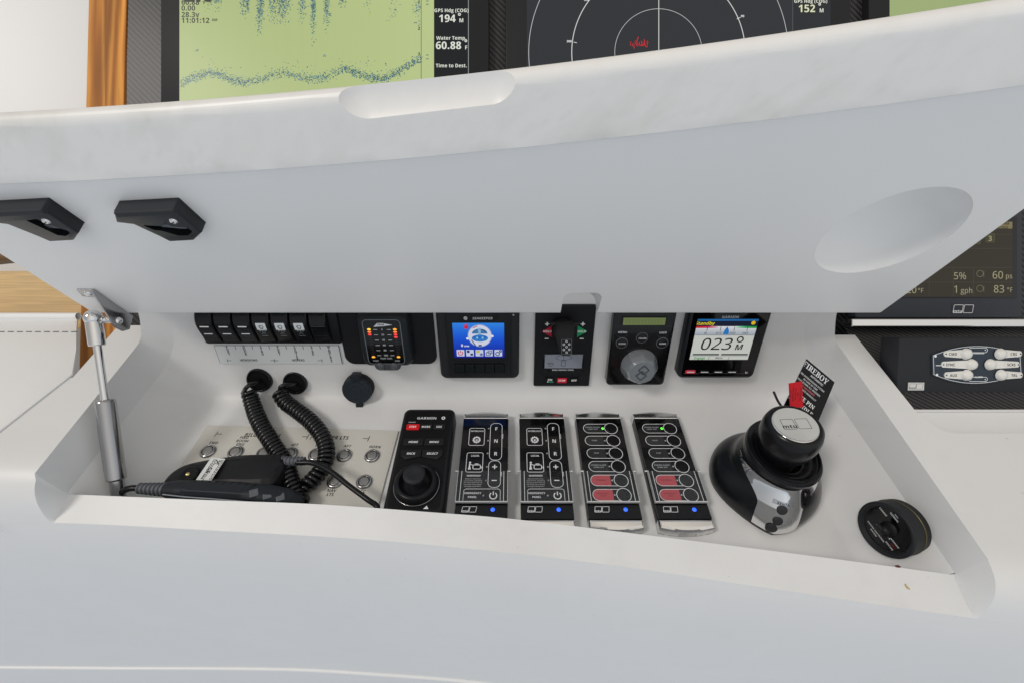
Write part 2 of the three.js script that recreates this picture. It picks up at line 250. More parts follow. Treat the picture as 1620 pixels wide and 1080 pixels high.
// ---------- lid ----------
const LID = V(0, 0.1621, -0.4070), LIDR = 20 * D, BEND = -12 * D, LX0 = -0.479, LX1 = 0.421;
const creaseY = (x) => 0.2289 + 0.11865 * x + 0.0922 * x * x;
const lid = thing('hinged_lid', 'white hinged console lid propped open above the recess', 'lid', LID.toArray(), LIDR);
{
  const RIM = 0.0475, TH = 0.038;
  // closed outline in (y, z), z towards the helm; the underside is z = 0
  const outline = (x) => {
    const yc = creaseY(x), cb = Math.cos(BEND), sb = Math.sin(BEND), pts = [];
    pts.push([0.0, -TH + 0.006], [0.0, -0.004], [0.0012, -0.0012], [0.004, 0]);
    for (let k = 1; k <= 12; k++) pts.push([0.004 + (yc - 0.010) * k / 12, 0]);
    pts.push([yc - 0.0012, 0.0001], [yc - 0.0002, 0.0008], [yc - 0.0002, 0.0026], [yc + 0.0006, 0.0031]);   // small step where the rim begins
    const bx = (s, n) => [yc + s * cb - n * sb, s * sb + n * cb];
    for (let k = 1; k <= 6; k++) pts.push(bx(0.001 + (RIM - 0.0085) * k / 6, 0.0032));
    for (let k = 1; k <= 16; k++) { const a = Math.PI / 2 - k / 16 * Math.PI; pts.push(bx(RIM - 0.0075 + 0.0075 * Math.cos(a), -0.0043 + 0.0075 * Math.sin(a))); }
    pts.push(bx(RIM - 0.02, -0.017), [yc + 0.02, -0.022], [yc - 0.03, -TH], [0.006, -TH]);
    return pts;
  };
  const NX = 48, rings = [];
  for (let i = 0; i <= NX; i++) { const x = LX0 + (LX1 - LX0) * i / NX; rings.push(outline(x).map(([y, z]) => V(x, y, z))); }
  const n = rings[0].length, pos = [], uv = [], idx = [];
  rings.forEach((r) => r.forEach((p) => { pos.push(p.x, p.y, p.z); uv.push(p.x, p.y + p.z); }));
  for (let i = 0; i < NX; i++) for (let j = 0; j < n; j++) { const a = i * n + j, b = i * n + (j + 1) % n, c = a + n, d = b + n; idx.push(a, c, b, b, c, d); }
  for (const [i, f] of [[0, 0], [NX, 1]]) { const tri = THREE.ShapeUtils.triangulateShape(rings[i].map((p) => V2(p.y, p.z)), []); for (const t of tri) { const [a, b, c] = t.map((k) => i * n + k); f ? idx.push(a, b, c) : idx.push(a, c, b); } }
  let geo = new THREE.BufferGeometry();
  geo.setAttribute('position', new THREE.Float32BufferAttribute(pos, 3)); geo.setAttribute('uv', new THREE.Float32BufferAttribute(uv, 2)); geo.setIndex(idx);
  geo = toCreasedNormals(geo.toNonIndexed(), 0.26);
  const ev = new Evaluator(); ev.useGroups = false; ev.attributes = ['position', 'normal', 'uv'];
  const cutter = (g) => { const b = new Brush(g); b.updateMatrixWorld(true); return b; };
  const sub = (a, g) => { const r = ev.evaluate(a, cutter(g), SUBTRACTION); r.updateMatrixWorld(true); return r; };
  let body = cutter(geo);
  // round hollow that clears the control lever
  body = sub(body, new THREE.SphereGeometry(0.0616, 96, 64).translate(0.333, 0.1355, 0.0256));
  // rounded notch in the rear edge
  body = sub(body, new RoundedBoxGeometry(0.042, 0.075, 0.06, 8, 0.012).translate(0.0765, 0.0065, 0.0));
  // finger pull scooped out of the rim
  { const x = -0.05, yc = creaseY(x), g = new RoundedBoxGeometry(0.130, 0.08, 0.05, 12, 0.0245); g.rotateX(-0.35).translate(0, 0.0665, 0.0035).rotateZ(0.12).translate(x, yc, 0); body = sub(body, g); }
  // the raised front rim and the recessed panel are two surfaces of one moulding: split the cut solid along the crease
  const cut = body.geometry.index ? body.geometry.toNonIndexed() : body.geometry, P = cut.attributes.position, Nn = cut.attributes.normal, sides = [[], []];
  for (let i = 0; i < P.count; i += 3) { const cx = (P.getX(i) + P.getX(i + 1) + P.getX(i + 2)) / 3, cy = (P.getY(i) + P.getY(i + 1) + P.getY(i + 2)) / 3; sides[cy > creaseY(cx) - 0.0006 ? 1 : 0].push(i, i + 1, i + 2); }
  sides.forEach((ids, k) => { const g = new THREE.BufferGeometry(), p = [], n = [], u = []; for (const i of ids) { p.push(P.getX(i), P.getY(i), P.getZ(i)); n.push(Nn.getX(i), Nn.getY(i), Nn.getZ(i)); u.push(P.getX(i), P.getY(i)); }
    g.setAttribute('position', new THREE.Float32BufferAttribute(p, 3)); g.setAttribute('normal', new THREE.Float32BufferAttribute(n, 3)); g.setAttribute('uv', new THREE.Float32BufferAttribute(u, 2)); part(lid, k ? 'front_rim' : 'panel', g, k ? rimWhite : lidWhite); });
  for (const x of [-0.36, 0.31]) part(lid, 'hinge_arm', tube([V(x, 0.02, -0.03), V(x, -0.01, -0.045), V(x, -0.03, -0.055), V(x, -0.075, -0.06)], 0.006, 16, 8), steel);
}
// ---------- dashboard behind ----------
const dashAt = (Z) => V(0, EYE - Z * Math.sin(PITCH), -Z * Math.cos(PITCH)).toArray();   // leans back square to PITCH
{
  const g = thing('dashboard', 'black carbon fibre dashboard panel behind the lid', 'dashboard', dashAt(0.626), -PITCH, null, 'structure');
  const s = poly([[-0.527, -0.04], [-0.527, 0.9], [0.95, 0.9], [0.95, -0.04]]);
  part(g, 'carbon_panel', slab(s, 0.004).translate(0, 0.012, 0), carbon);
}
// dark side panel with carbon apron, display and key switches, right of the opening
const podY = (z) => 0.081 + (-0.33 - z) * Math.tan(8 * D);
{
  const g = thing('side_pod', 'carbon fibre side pod set into the console top beside the opening', 'panel', [0, 0, 0], 0, null, 'structure');
  const inset = (x0, x1, z0, z1, m, name) => { const e = surf((u, v) => { const x = x0 + (x1 - x0) * u, z = z0 + (z1 - z0) * v; return V(x, podY(z), z); }, 2, 2); part(g, name, e, m); };
  inset(0.44, 1.0, -0.331, -0.468, carbon, 'carbon_panel'); inset(0.44, 1.0, -0.286, -0.331, gel, 'apron');
  part(g, 'edge_trim', new RoundedBoxGeometry(0.56, 0.0022, 0.003, 2, 0.0009).translate(0.73, podY(-0.331) + 0.0012, -0.331), gel);
}
// ---------- instruments on the recess wall ----------
const WR = -14.1 * D;
const wallAt = (x, y, off = 0) => [x, y * 0.9699 + off * 0.2436, -0.4245 - y * 0.2436 + off * 0.9699];
const onWall = (name, label, cat, x, y, off = 0, group) => thing(name, label, cat, wallAt(x, y, off), WR, group);
const ink = (t, rough = 0.45, o = {}) => M(0xffffff, rough, { map: t, specularIntensity: 0.45, ...o, ...(o.clearcoat ? { clearcoat: o.clearcoat * 0.35 } : {}) });
const screenMat = (t, k) => M(lin(0.01, 0.01, 0.012), 0.3, { specularIntensity: 0.35, emissive: 0xffffff, emissiveMap: t, emissiveIntensity: k });
const lamp = (r, g, b, k) => M(lin(r * 0.4, g * 0.4, b * 0.4), 0.3, { emissive: lin(r, g, b), emissiveIntensity: k });
const mm = 0.001;
function face(p, name, w, h, r, z, m, x = 0, y = 0) { return part(p, name, sheet(rrect(w, h, r), w, h), m, [x, y, z]); }
{
  const t = onWall('rocker_switch_bank', 'row of seven black rocker switches above the small white label plate', 'switches', -0.3135, 0.1135);
  part(t, 'frame', rslab(0.180, 0.054, 0.006, 0.004, 0.0015), black);
  const H = 0.047, zf = (y) => 0.0055 + 0.0088 * (1 - Math.pow(y / 0.0265, 2)) + 0.0016 * Math.sin(y * 130);
  const prof = []; for (let k = 0; k <= 18; k++) { const y = -H / 2 + H * k / 18; prof.push([zf(y), y]); }
  const body = slab(poly([[0.002, -H / 2], ...prof, [0.002, H / 2]]), 0.0205, 0.0009, 2).rotateY(-Math.PI / 2).translate(0.01025, 0, 0);
  const front = surf((u, v) => { const y = -H / 2 + 0.001 + (H - 0.002) * v; return V(-0.0094 + 0.0188 * u, y, zf(y) + 0.00025); }, 2, 24);
  { const p = front.attributes.position, uv = front.attributes.uv; for (let i = 0; i < p.count; i++) uv.setXY(i, p.getX(i) / 0.0188 + 0.5, p.getY(i) / 0.045 + 0.5); }
  const bars = print(18.8, 45, 12, '#14171a', (x) => { rr(x, 0, -2.5, 11.5, 1.7, 0.2, '#ffffff'); rr(x, 0, 9, 11, 1.6, 0.2, '#f2f6f8'); line(x, [[-9, 12.6], [9, 12.6]], '#3a4046', 0.3); line(x, [[-9, 13.8], [9, 13.8]], '#3a4046', 0.3); });
  const wiper = print(18.8, 45, 12, '#14171a', (x) => {
    rr(x, 0, -2.6, 12.4, 10.4, 0.8, '#f2f7fa'); x.strokeStyle = '#3b434b'; x.lineWidth = 0.8; x.beginPath(); x.arc(0, -1.4, 3, Math.PI * 1.15, Math.PI * 1.85); x.lineTo(1.4, 0.6); x.lineTo(-1.4, 0.6); x.closePath(); x.stroke(); line(x, [[-3, -3.6], [1.4, 0.4]], '#3b434b', 0.6);
    for (const k of [-1, 0, 1]) rr(x, k * 3.3, 4.2, 2.1, 0.9, 0.2, '#cdd5d9'); line(x, [[-2.8, 9.2], [0, 7], [2.2, 9]], '#98a1a8', 0.5); line(x, [[-4, 12], [4, 12]], '#98a1a8', 0.5);
  });
  const plain = print(18.8, 45, 8, '#14171a', (x) => { line(x, [[-8.5, -3], [8.5, -3]], '#8d959b', 0.4); line(x, [[-9, 12], [9, 12]], '#454c52', 0.3); });
  const mats = [bars, wiper, plain].map((m) => ink(m, 0.22, { clearcoat: 0.6, clearcoatRoughness: 0.15 }));
  for (let k = 0; k < 7; k++) { const r = part(t, 'rocker', body, blackSatin, [-0.077 + k * 0.024, 0, 0]); part(r, 'rocker_face', front, mats[k < 3 ? 0 : k < 6 ? 1 : 2]); }
}
{
  const t = onWall('label_plate', 'small white plate naming the windows and wipers under the rocker switches', 'label', -0.3133, 0.0677);
  part(t, 'plate', rslab(0.1675, 0.0285, 0.0012, 0.0006, 0.0003), M(lin(0.7, 0.72, 0.72), 0.4));
  face(t, 'plate_print', 0.167, 0.028, 0.0005, 0.00135, ink(print(167, 28, 8, '#d5dadb', (x) => {
    const w = ['PORT', 'DOOR', 'STBD', 'PORT', 'CENTER', 'STBD', 'WINDLASS'];
    w.forEach((s, i) => { const px = -67 + i * 22.6; [...s].forEach((c, k) => txt(x, c, px, -11.4 + k * (s.length > 6 ? 3.15 : 3.7), 4.8, '#050607', { bold: true })); if (i < 6) line(x, [[px + 11.3, -14], [px + 11.3, -8.4]], '#222', 0.7); });
    txt(x, 'WINDOWS', -43, 9, 4.8, '#17191c'); txt(x, 'WIPERS', 24, 9, 4.8, '#17191c');
    line(x, [[-72, 6.6], [-72, 11.6]], '#222', 0.7); line(x, [[-72, 9], [-67, 9]], '#222', 0.6); line(x, [[-14, 9], [-3, 9]], '#222', 0.6); line(x, [[-8.5, 6.4], [-8.5, 11.8]], '#222', 0.8); line(x, [[50, 9], [56, 9]], '#222', 0.6); line(x, [[56, 6.6], [56, 11.6]], '#222', 0.7);
    line(x, [[82.6, -14], [82.6, 14]], '#1c1e20', 1.1); line(x, [[-83.2, -14], [-83.2, 14]], '#555', 0.5); line(x, [[-83, -13.7], [83, -13.7]], '#555', 0.4);
  })));
}
{
  const t = onWall('trim_tab_indicator', 'black trim tab indicator with glowing red and orange lights', 'indicator', -0.163, 0.098);
  part(t, 'mounting_plate', rslab(0.1235, 0.088, 0.003, 0.013, 0.0008), blackMatte);
  part(t, 'housing', rslab(0.066, 0.077, 0.0195, 0.011, 0.0085, 5), M(lin(0.016, 0.02, 0.023), 0.42), [0.0005, 0.001, 0.003]);
  const fp = print(48, 64, 14, '#060607', (x) => {
    rr(x, 0, 0, 47, 63, 5, null, '#6f767b', 1.1);
    x.fillStyle = '#e8ecee'; x.beginPath(); x.moveTo(-9, -23); x.lineTo(-5, -27); x.lineTo(2, -27); x.lineTo(14, -24.4); x.lineTo(2, -22.6); x.lineTo(-10, -21.8); x.fill(); txt(x, 'TRIM', -1, -24.6, 3.6, '#111', { skew: -0.2 });
    [[0, '5'], [1, '20'], [2, '45'], [3, '60'], [4, '80'], [5, '100']].forEach(([i, s]) => { const y = -18 + i * 7.4; txt(x, s, 0, y, 3.4, '#c8ced2'); line(x, [[-11, y], [-6, y]], '#d5dadd', 0.7); line(x, [[6, y], [11, y]], '#d5dadd', 0.7); });
    txt(x, 'TRIM TABS', 0, 23.4, 3.1, '#b5bcc0'); txt(x, 'PORT', -14, 26.6, 2.9, '#b5bcc0'); txt(x, 'STBD', 14, 26.6, 2.9, '#b5bcc0');
    for (let k = 0; k < 12; k++) { rr(x, -16.2, -18.5 + k * 3.6, 4.4, 2.3, 1, '#232024'); rr(x, 16.2, -18.5 + k * 3.6, 4.4, 2.3, 1, '#232024'); }
  });
  face(t, 'dial_face', 0.048, 0.064, 0.006, 0.0227, ink(fp, 0.12, { clearcoat: 1, clearcoatRoughness: 0.05 }));
  const led = new THREE.SphereGeometry(1, 12, 8).scale(0.0024, 0.0014, 0.0008);
  const Y = lamp(1, 0.62, 0.05, 1.5), O = lamp(1, 0.22, 0.05, 1.4), R = lamp(1, 0.05, 0.05, 1.3), A = lamp(1, 0.42, 0.03, 1.5);
  [[-16.2, 0, Y], [-16.2, 1, O], [-16.2, 2, R], [16.2, 0, A], [16.2, 1, O], [16.2, 2, R], [16.2, 3, R], [-16.2, 11, A], [16.2, 11, A]].forEach(([x, k, m]) => part(t, 'indicator_light', led, m, [x * mm, (18.5 - k * 3.6) * mm, 0.0229]));
  part(t, 'button_pod', rslab(0.034, 0.0145, 0.0225, 0.007, 0.002, 3), M(lin(0.05, 0.055, 0.06), 0.35), [0, -0.0352, 0]);
  for (const s of [-1, 1]) part(t, 'trim_button', lathe([[0, 0.0035], [0.004, 0.003], [0.0054, 0.001], [0.0056, 0]], 20), M(lin(0.07, 0.075, 0.09), 0.3), [s * 0.009, -0.0352, 0.0225]);
}
{
  const t = onWall('power_socket', 'round black capped power socket on the recess wall', 'socket', -0.2125, 0.0185, 0.0075);
  t.rotation.x -= 0.12;
  part(t, 'base_ring', lathe([[0.0, -0.012], [0.0205, -0.012], [0.0205, 0.003], [0.019, 0.0045], [0, 0.0045]]), blackMatte);
  part(t, 'cover', lathe([[0.0198, 0.0045], [0.0198, 0.0085], [0.0185, 0.0102], [0.0135, 0.0106], [0.0128, 0.0096], [0.012, 0.0104], [0.0085, 0.0107], [0.0078, 0.0099], [0.007, 0.0104], [0, 0.0106]]), M(lin(0.02, 0.026, 0.034), 0.5));
  part(t, 'hinge', rslab(0.0125, 0.009, 0.011, 0.002, 0.001), M(lin(0.016, 0.02, 0.026), 0.5), [0.001, 0.0205, 0.001]);
  part(t, 'pull_tab', slab(rrect(0.0098, 0.012, 0.0045), 0.004, 0.001), M(lin(0.016, 0.02, 0.026), 0.5), [0.0012, -0.0228, 0.006]);
}
{
  const t = onWall('stabiliser_display', 'black square display with a bright blue gyro screen and five keys', 'display', -0.0437, 0.0885);
  part(t, 'housing', rslab(0.1065, 0.107, 0.009, 0.009, 0.003, 3), M(lin(0.022, 0.025, 0.028), 0.5), [0, -0.0005, 0]);
  part(t, 'fascia', rslab(0.083, 0.1, 0.003, 0.003, 0.001), M(lin(0.014, 0.016, 0.018), 0.45), [0.0008, 0.001, 0.009]);
  face(t, 'title', 0.05, 0.008, 0.0002, 0.0122, ink(print(50, 8, 14, '#1b1d1f', (x) => { dot(x, -17.5, 0, 2.4, '#d8dcdf'); line(x, [[-19, 1], [-16, -1]], '#222', 0.6); txt(x, 'SEAKEEPER', 4, 0.2, 4.4, '#d8dcdf', { skew: -0.2, sx: 1.1 }); })), 0.0025, 0.0382);
  face(t, 'screen', 0.066, 0.0505, 0.0006, 0.0124, screenMat(print(66, 50.5, 14, '#1238c8', (x) => {
    const g = x.createLinearGradient(0, -25, 0, 25); g.addColorStop(0, '#2f8bf0'); g.addColorStop(0.45, '#1356dd'); g.addColorStop(1, '#0a1fa0'); x.fillStyle = g; x.fillRect(-33, -25.3, 66, 50.6);
    x.beginPath(); x.ellipse(1.5, -7, 15.2, 15.6, 0, 0, 7); x.fillStyle = '#dcdff2'; x.fill(); x.lineWidth = 1; x.strokeStyle = '#8fa6d8'; x.stroke();
    x.beginPath(); x.ellipse(1.5, -10, 10, 7, 0, Math.PI, 0); x.fillStyle = '#3b79ae'; x.fill(); rr(x, 1.2, -13, 3.6, 10, 0.5, '#8fb7dc'); x.beginPath(); x.ellipse(1.5, -3.5, 10.5, 5, 0, 0, 7); x.fillStyle = '#2f7fd0'; x.fill(); for (let k = 0; k < 5; k++) rr(x, -5.5 + k * 3.5, -5 + (k % 2), 2, 2.6, 0.4, k % 2 ? '#9fcdf0' : '#1d5fb4');
    dot(x, -14.5, -3, 1.7, '#f2f3fa'); dot(x, 17.6, -6.4, 1.7, '#f2f3fa'); rr(x, 1.5, 7, 4.6, 2.2, 1, '#2a3f5f'); line(x, [[-9.5, -1], [-4, 8]], '#1d2c50', 1.2); line(x, [[-7, -18], [-1, -21]], '#c23a55', 1.1); line(x, [[5, -16], [10, -13]], '#33406a', 1);
    rr(x, -15.5, -19.2, 5, 4.6, 0.5, '#e01830'); x.strokeStyle = '#e01830'; x.lineWidth = 1.1; x.beginPath(); x.arc(-15.5, -21.6, 1.7, Math.PI, 0); x.stroke();
    txt(x, '0', -22, 6.8, 5.2, '#fff'); txt(x, 'RPM', -16, 7.6, 3, '#fff');
    for (let k = 0; k < 5; k++) { const px = -24.6 + k * 12.4; rr(x, px, 18.2, 10.2, 9.8, 0.7, '#cdd6ef');
      if (k === 0) { x.strokeStyle = '#d23148'; x.lineWidth = 1.1; x.beginPath(); x.arc(px, 18.4, 2.8, -0.9, Math.PI + 0.9); x.stroke(); line(x, [[px, 14.4], [px, 18]], '#d23148', 1.1); }
      if (k === 1) { dot(x, px - 2.2, 16, 1.9, '#1c2b63'); rr(x, px + 2.2, 20.4, 3.4, 3, 0.4, '#1c2b63'); }
      if (k === 2) { rr(x, px - 1.8, 16.4, 4.4, 3.4, 0.4, '#c9c24a'); dot(x, px + 2.4, 20.4, 2, '#5b6fae'); }
      if (k === 3) { rr(x, px - 0.8, 19.4, 5.4, 4.4, 0.8, null, '#2a3b7a', 0.9); rr(x, px + 1.4, 17, 5, 4.2, 0.8, null, '#2a3b7a', 0.9); }
      if (k === 4) { x.strokeStyle = '#2a3b7a'; x.lineWidth = 1.2; x.beginPath(); x.arc(px - 1, 19.4, 2.4, 0, 7); x.stroke(); x.beginPath(); x.arc(px + 2.8, 15.6, 1.3, 0, 7); x.stroke(); } }
  }), 1.15), 0.0007, 0.0065);
  part(t, 'key_well', rslab(0.067, 0.0145, 0.0008, 0.001, 0.0003), blackGloss, [0.0007, -0.0348, 0.012]);
  for (let k = 0; k < 5; k++) part(t, 'key', rslab(0.0118, 0.0118, 0.0022, 0.0015, 0.0009, 3), M(lin(0.012, 0.016, 0.016), 0.22), [0.0007 - 0.0262 + k * 0.0131, -0.0345, 0.0125]);
  part(t, 'screw', lathe([[0, 0.0012], [0.0012, 0.001], [0.0019, 0]], 16), steel, [0.0452, 0.041, 0.0088]);
}
{
  const t = onWall('thruster_panel', 'black bow thruster control panel with a stubby joystick and red STOP key', 'control panel', 0.0685, 0.08);
  part(t, 'plate', rslab(0.077, 0.1215, 0.004, 0.002, 0.0008), M(lin(0.012, 0.014, 0.018), 0.45));
  face(t, 'plate_print', 0.076, 0.12, 0.0015, 0.0042, ink(print(76, 120, 10, '#17191d', (x) => {
    for (const s of [-1, 1]) {
      rr(x, s * 23, -24.5, 15, 27, 0.6, '#131518', '#222529', 0.4);
      x.fillStyle = s < 0 ? '#c61f3c' : '#16a565'; x.beginPath(); x.moveTo(s * 16.6, -32.5); x.lineTo(s * 29.5, -24); x.lineTo(s * 16.6, -15.5); x.fill();
      txt(x, 'HOLD', s * 22.4, -24, 4.2, '#fff'); line(x, [[s * 23 - 2.8, -34.6], [s * 23 + 2.8, -34.6]], '#fff', 1.5); line(x, [[s * 23, -37.4], [s * 23, -31.8]], '#fff', 1.5); line(x, [[s * 23 - 2.6, -13.6], [s * 23 + 2.6, -13.6]], '#fff', 1.4);
    }
    x.strokeStyle = '#3a2f3c'; x.lineWidth = 0.5; x.beginPath(); x.moveTo(-28, 44); x.lineTo(-28, 47); x.lineTo(28, 47); x.lineTo(28, 44); x.stroke();
  }), 0.5));
  part(t, 'stick_base', lathe([[0.0145, 0], [0.0145, 0.004], [0.011, 0.008], [0.0085, 0.011], [0, 0.011]], 28), blackMatte, [-0.003, 0.028, 0.004]);
  const st = part(t, 'joystick', slab(poly([[-0.0115, 0.017], [0.0115, 0.017], [0.0125, 0.006], [0.0085, -0.022], [0.006, -0.025], [-0.004, -0.025], [-0.0065, -0.022], [-0.0135, 0.004]]), 0.019, 0.005, 4), M(lin(0.02, 0.02, 0.021), 0.75), [-0.002, 0.026, 0.014]);
  st.rotation.set(-0.25, 0, 0.04);
  for (const s of [-1, 1]) part(t, 'joystick_ear', new RoundedBoxGeometry(0.009, 0.0055, 0.006, 3, 0.002), blackSatin, [-0.002 + s * 0.0135, 0.0425, 0.019]);
  face(st, 'joystick_print', 0.0135, 0.02, 0.001, 0.0193, ink(print(13.5, 20, 14, '#1d1f21', (x) => { rr(x, 0, 0, 12.5, 19, 0.8, null, '#777c80', 0.4); for (const [a, b] of [[0, 0], [-3.4, -3.2], [3.4, -3.2], [-3.4, 3.4], [3.4, 3.4], [0, -7], [0, 7]]) { x.strokeStyle = '#cfd4d7'; x.lineWidth = 0.7; x.beginPath(); x.arc(a, b, 1.1, 0, 7); x.stroke(); } }), 0.6), 0.001, -0.0125);
  part(t, 'display_frame', rslab(0.0545, 0.029, 0.0012, 0.001, 0.0005), blackGloss, [0.0008, -0.0225, 0.004]);
  face(t, 'display', 0.0505, 0.0258, 0.0004, 0.0056, ink(print(50.5, 25.8, 12, '#8d93a0', (x) => {
    x.strokeStyle = '#4e5462'; x.lineWidth = 0.6; x.beginPath(); x.ellipse(0, -8, 10.5, 3.4, 0, 0, 7); x.stroke(); rr(x, 0, 0.4, 5.4, 8.6, 1, null, '#4e5462', 0.7); line(x, [[-2.7, -2], [2.7, -2]], '#4e5462', 0.5); line(x, [[0, -12], [0, -4]], '#4e5462', 0.7); txt(x, '88%', -17, 1, 4.4, '#555b68'); txt(x, 'RPM', -17, 5.2, 2.6, '#555b68'); x.fillStyle = '#15181c'; x.fillRect(-26, 8.2, 52, 6); txt(x, 'BOW CONTROL PANEL', 0, 10.4, 2.8, '#e4e7ea');
  }), 0.12, { clearcoat: 0.8, clearcoatRoughness: 0.05 }), 0.0008, -0.0225);
  [['ON', '#101316', -16.2], ['STOP', '#cf1f37', 0.3], ['OFF', '#101316', 16.8]].forEach(([s, c, px]) => { const k = part(t, 'key', rslab(0.0135, 0.0085, 0.0016, 0.0008, 0.0004), black, [px * mm, -0.0501, 0.004]); face(k, 'key_print', 0.0131, 0.0081, 0.0006, 0.0018, ink(print(13.1, 8.1, 16, c, (x) => { txt(x, s, 0, s === 'ON' ? -1 : 0.2, 4.2, '#fff'); if (s === 'ON') { dot(x, -3, 2.2, 0.9, '#fff'); rr(x, 1.6, 2.5, 6.4, 1.3, 0.3, '#1bb58a'); } }))); });
}
{
  const t = onWall('light_controller', 'glossy black lighting controller with a grey rotary knob and green window', 'controller', 0.168, 0.0835);
  part(t, 'housing', rslab(0.079, 0.1155, 0.012, 0.006, 0.0025, 3), blackGloss);
  face(t, 'front_print', 0.073, 0.108, 0.004, 0.0122, ink(print(73, 108, 10, '#0a0b0d', (x) => {
    txt(x, 'MENU', -26, -23.6, 4, '#e6eaec'); txt(x, 'USER', 26, -23, 4, '#e6eaec'); line(x, [[-36, -32], [36, -32]], '#2c2f33', 0.8);
    x.strokeStyle = '#4a4f54'; x.lineWidth = 0.35; x.beginPath(); x.arc(-26, -25, 9, 0.6, 2.5); x.stroke(); x.beginPath(); x.arc(26, -25, 9, 0.6, 2.5); x.stroke();
  }), 0.14, { clearcoat: 1, clearcoatRoughness: 0.05 }));
  part(t, 'window_frame', rslab(0.0575, 0.0135, 0.001, 0.001, 0.0005), M(lin(0.02, 0.02, 0.02), 0.3), [-0.0007, 0.0393, 0.0121]);
  face(t, 'window', 0.0535, 0.0102, 0.0004, 0.0134, ink(print(53.5, 10.2, 10, '#93a45f', (x) => { for (let k = 0; k < 12; k++) rr(x, -22 + k * 4, 0, 2.6, 6.4, 0.3, '#8b9b5a'); }), 0.1, { clearcoat: 1, clearcoatRoughness: 0.03 }), -0.0007, 0.0393);
  [['SCENE', -25.3, 8], ['COLOR', 0, 15.6], ['HOME', 27.2, 8]].forEach(([s, px, py]) => { const b = part(t, 'key', lathe([[0, 0.0018], [0.0058, 0.0016], [0.0068, 0.0006], [0.0076, 0]], 28), blackSatin, [px * mm, py * mm, 0.0122]); part(b, 'key_ring', new THREE.TorusGeometry(0.0074, 0.0004, 8, 32), M(lin(0.2, 0.21, 0.22), 0.25)); face(b, 'key_print', 0.0105, 0.0038, 0.0003, 0.002, ink(print(10.5, 3.8, 18, '#15181b', (x) => txt(x, s, 0, 0.1, 3.1, '#e6eaec')))); });
  // lobed translucent knob
  const kn = surf((u, v) => { const a = u * Math.PI * 2, pr = [[0.0245, 0], [0.0245, 0.004], [0.0225, 0.009], [0.0195, 0.015], [0.0165, 0.0185], [0.0158, 0.019]], f = v * 5, i = Math.min(4, Math.floor(f)), q = f - i, r0 = pr[i][0] + (pr[i + 1][0] - pr[i][0]) * q, z = pr[i][1] + (pr[i + 1][1] - pr[i][1]) * q, r = r0 * (1 - 0.085 * Math.pow(Math.abs(Math.sin(a * 4)), 0.6) * Math.min(1, v * 4) * (1 - 0.5 * v)); return V(Math.cos(a) * r, Math.sin(a) * r, z); }, 96, 20);
  const glassy = M(lin(0.2, 0.22, 0.24), 0.22, { clearcoat: 0.8, clearcoatRoughness: 0.12 });
  const k = part(t, 'knob', kn, glassy, [0.0014, -0.0257, 0.0122]);
  part(k, 'knob_cap', lathe([[0, 0.0185], [0.0148, 0.0185], [0.0158, 0.019], [0.0162, 0.0184]], 40), M(lin(0.2, 0.225, 0.25), 0.35));
  for (const s of [-1, 1]) { const f = slab((() => { const q = rrect(0.011, 0.011, 0.0012); q.holes.push(rrect(0.0082, 0.0082, 0.0008)); return q; })(), 0.0009, 0.0003, 1); part(k, 'emblem', f, M(lin(0.06, 0.07, 0.08), 0.3), [s * 0.0012, s * 0.0042, 0.0185], [0, 0, Math.PI / 4]); }
}
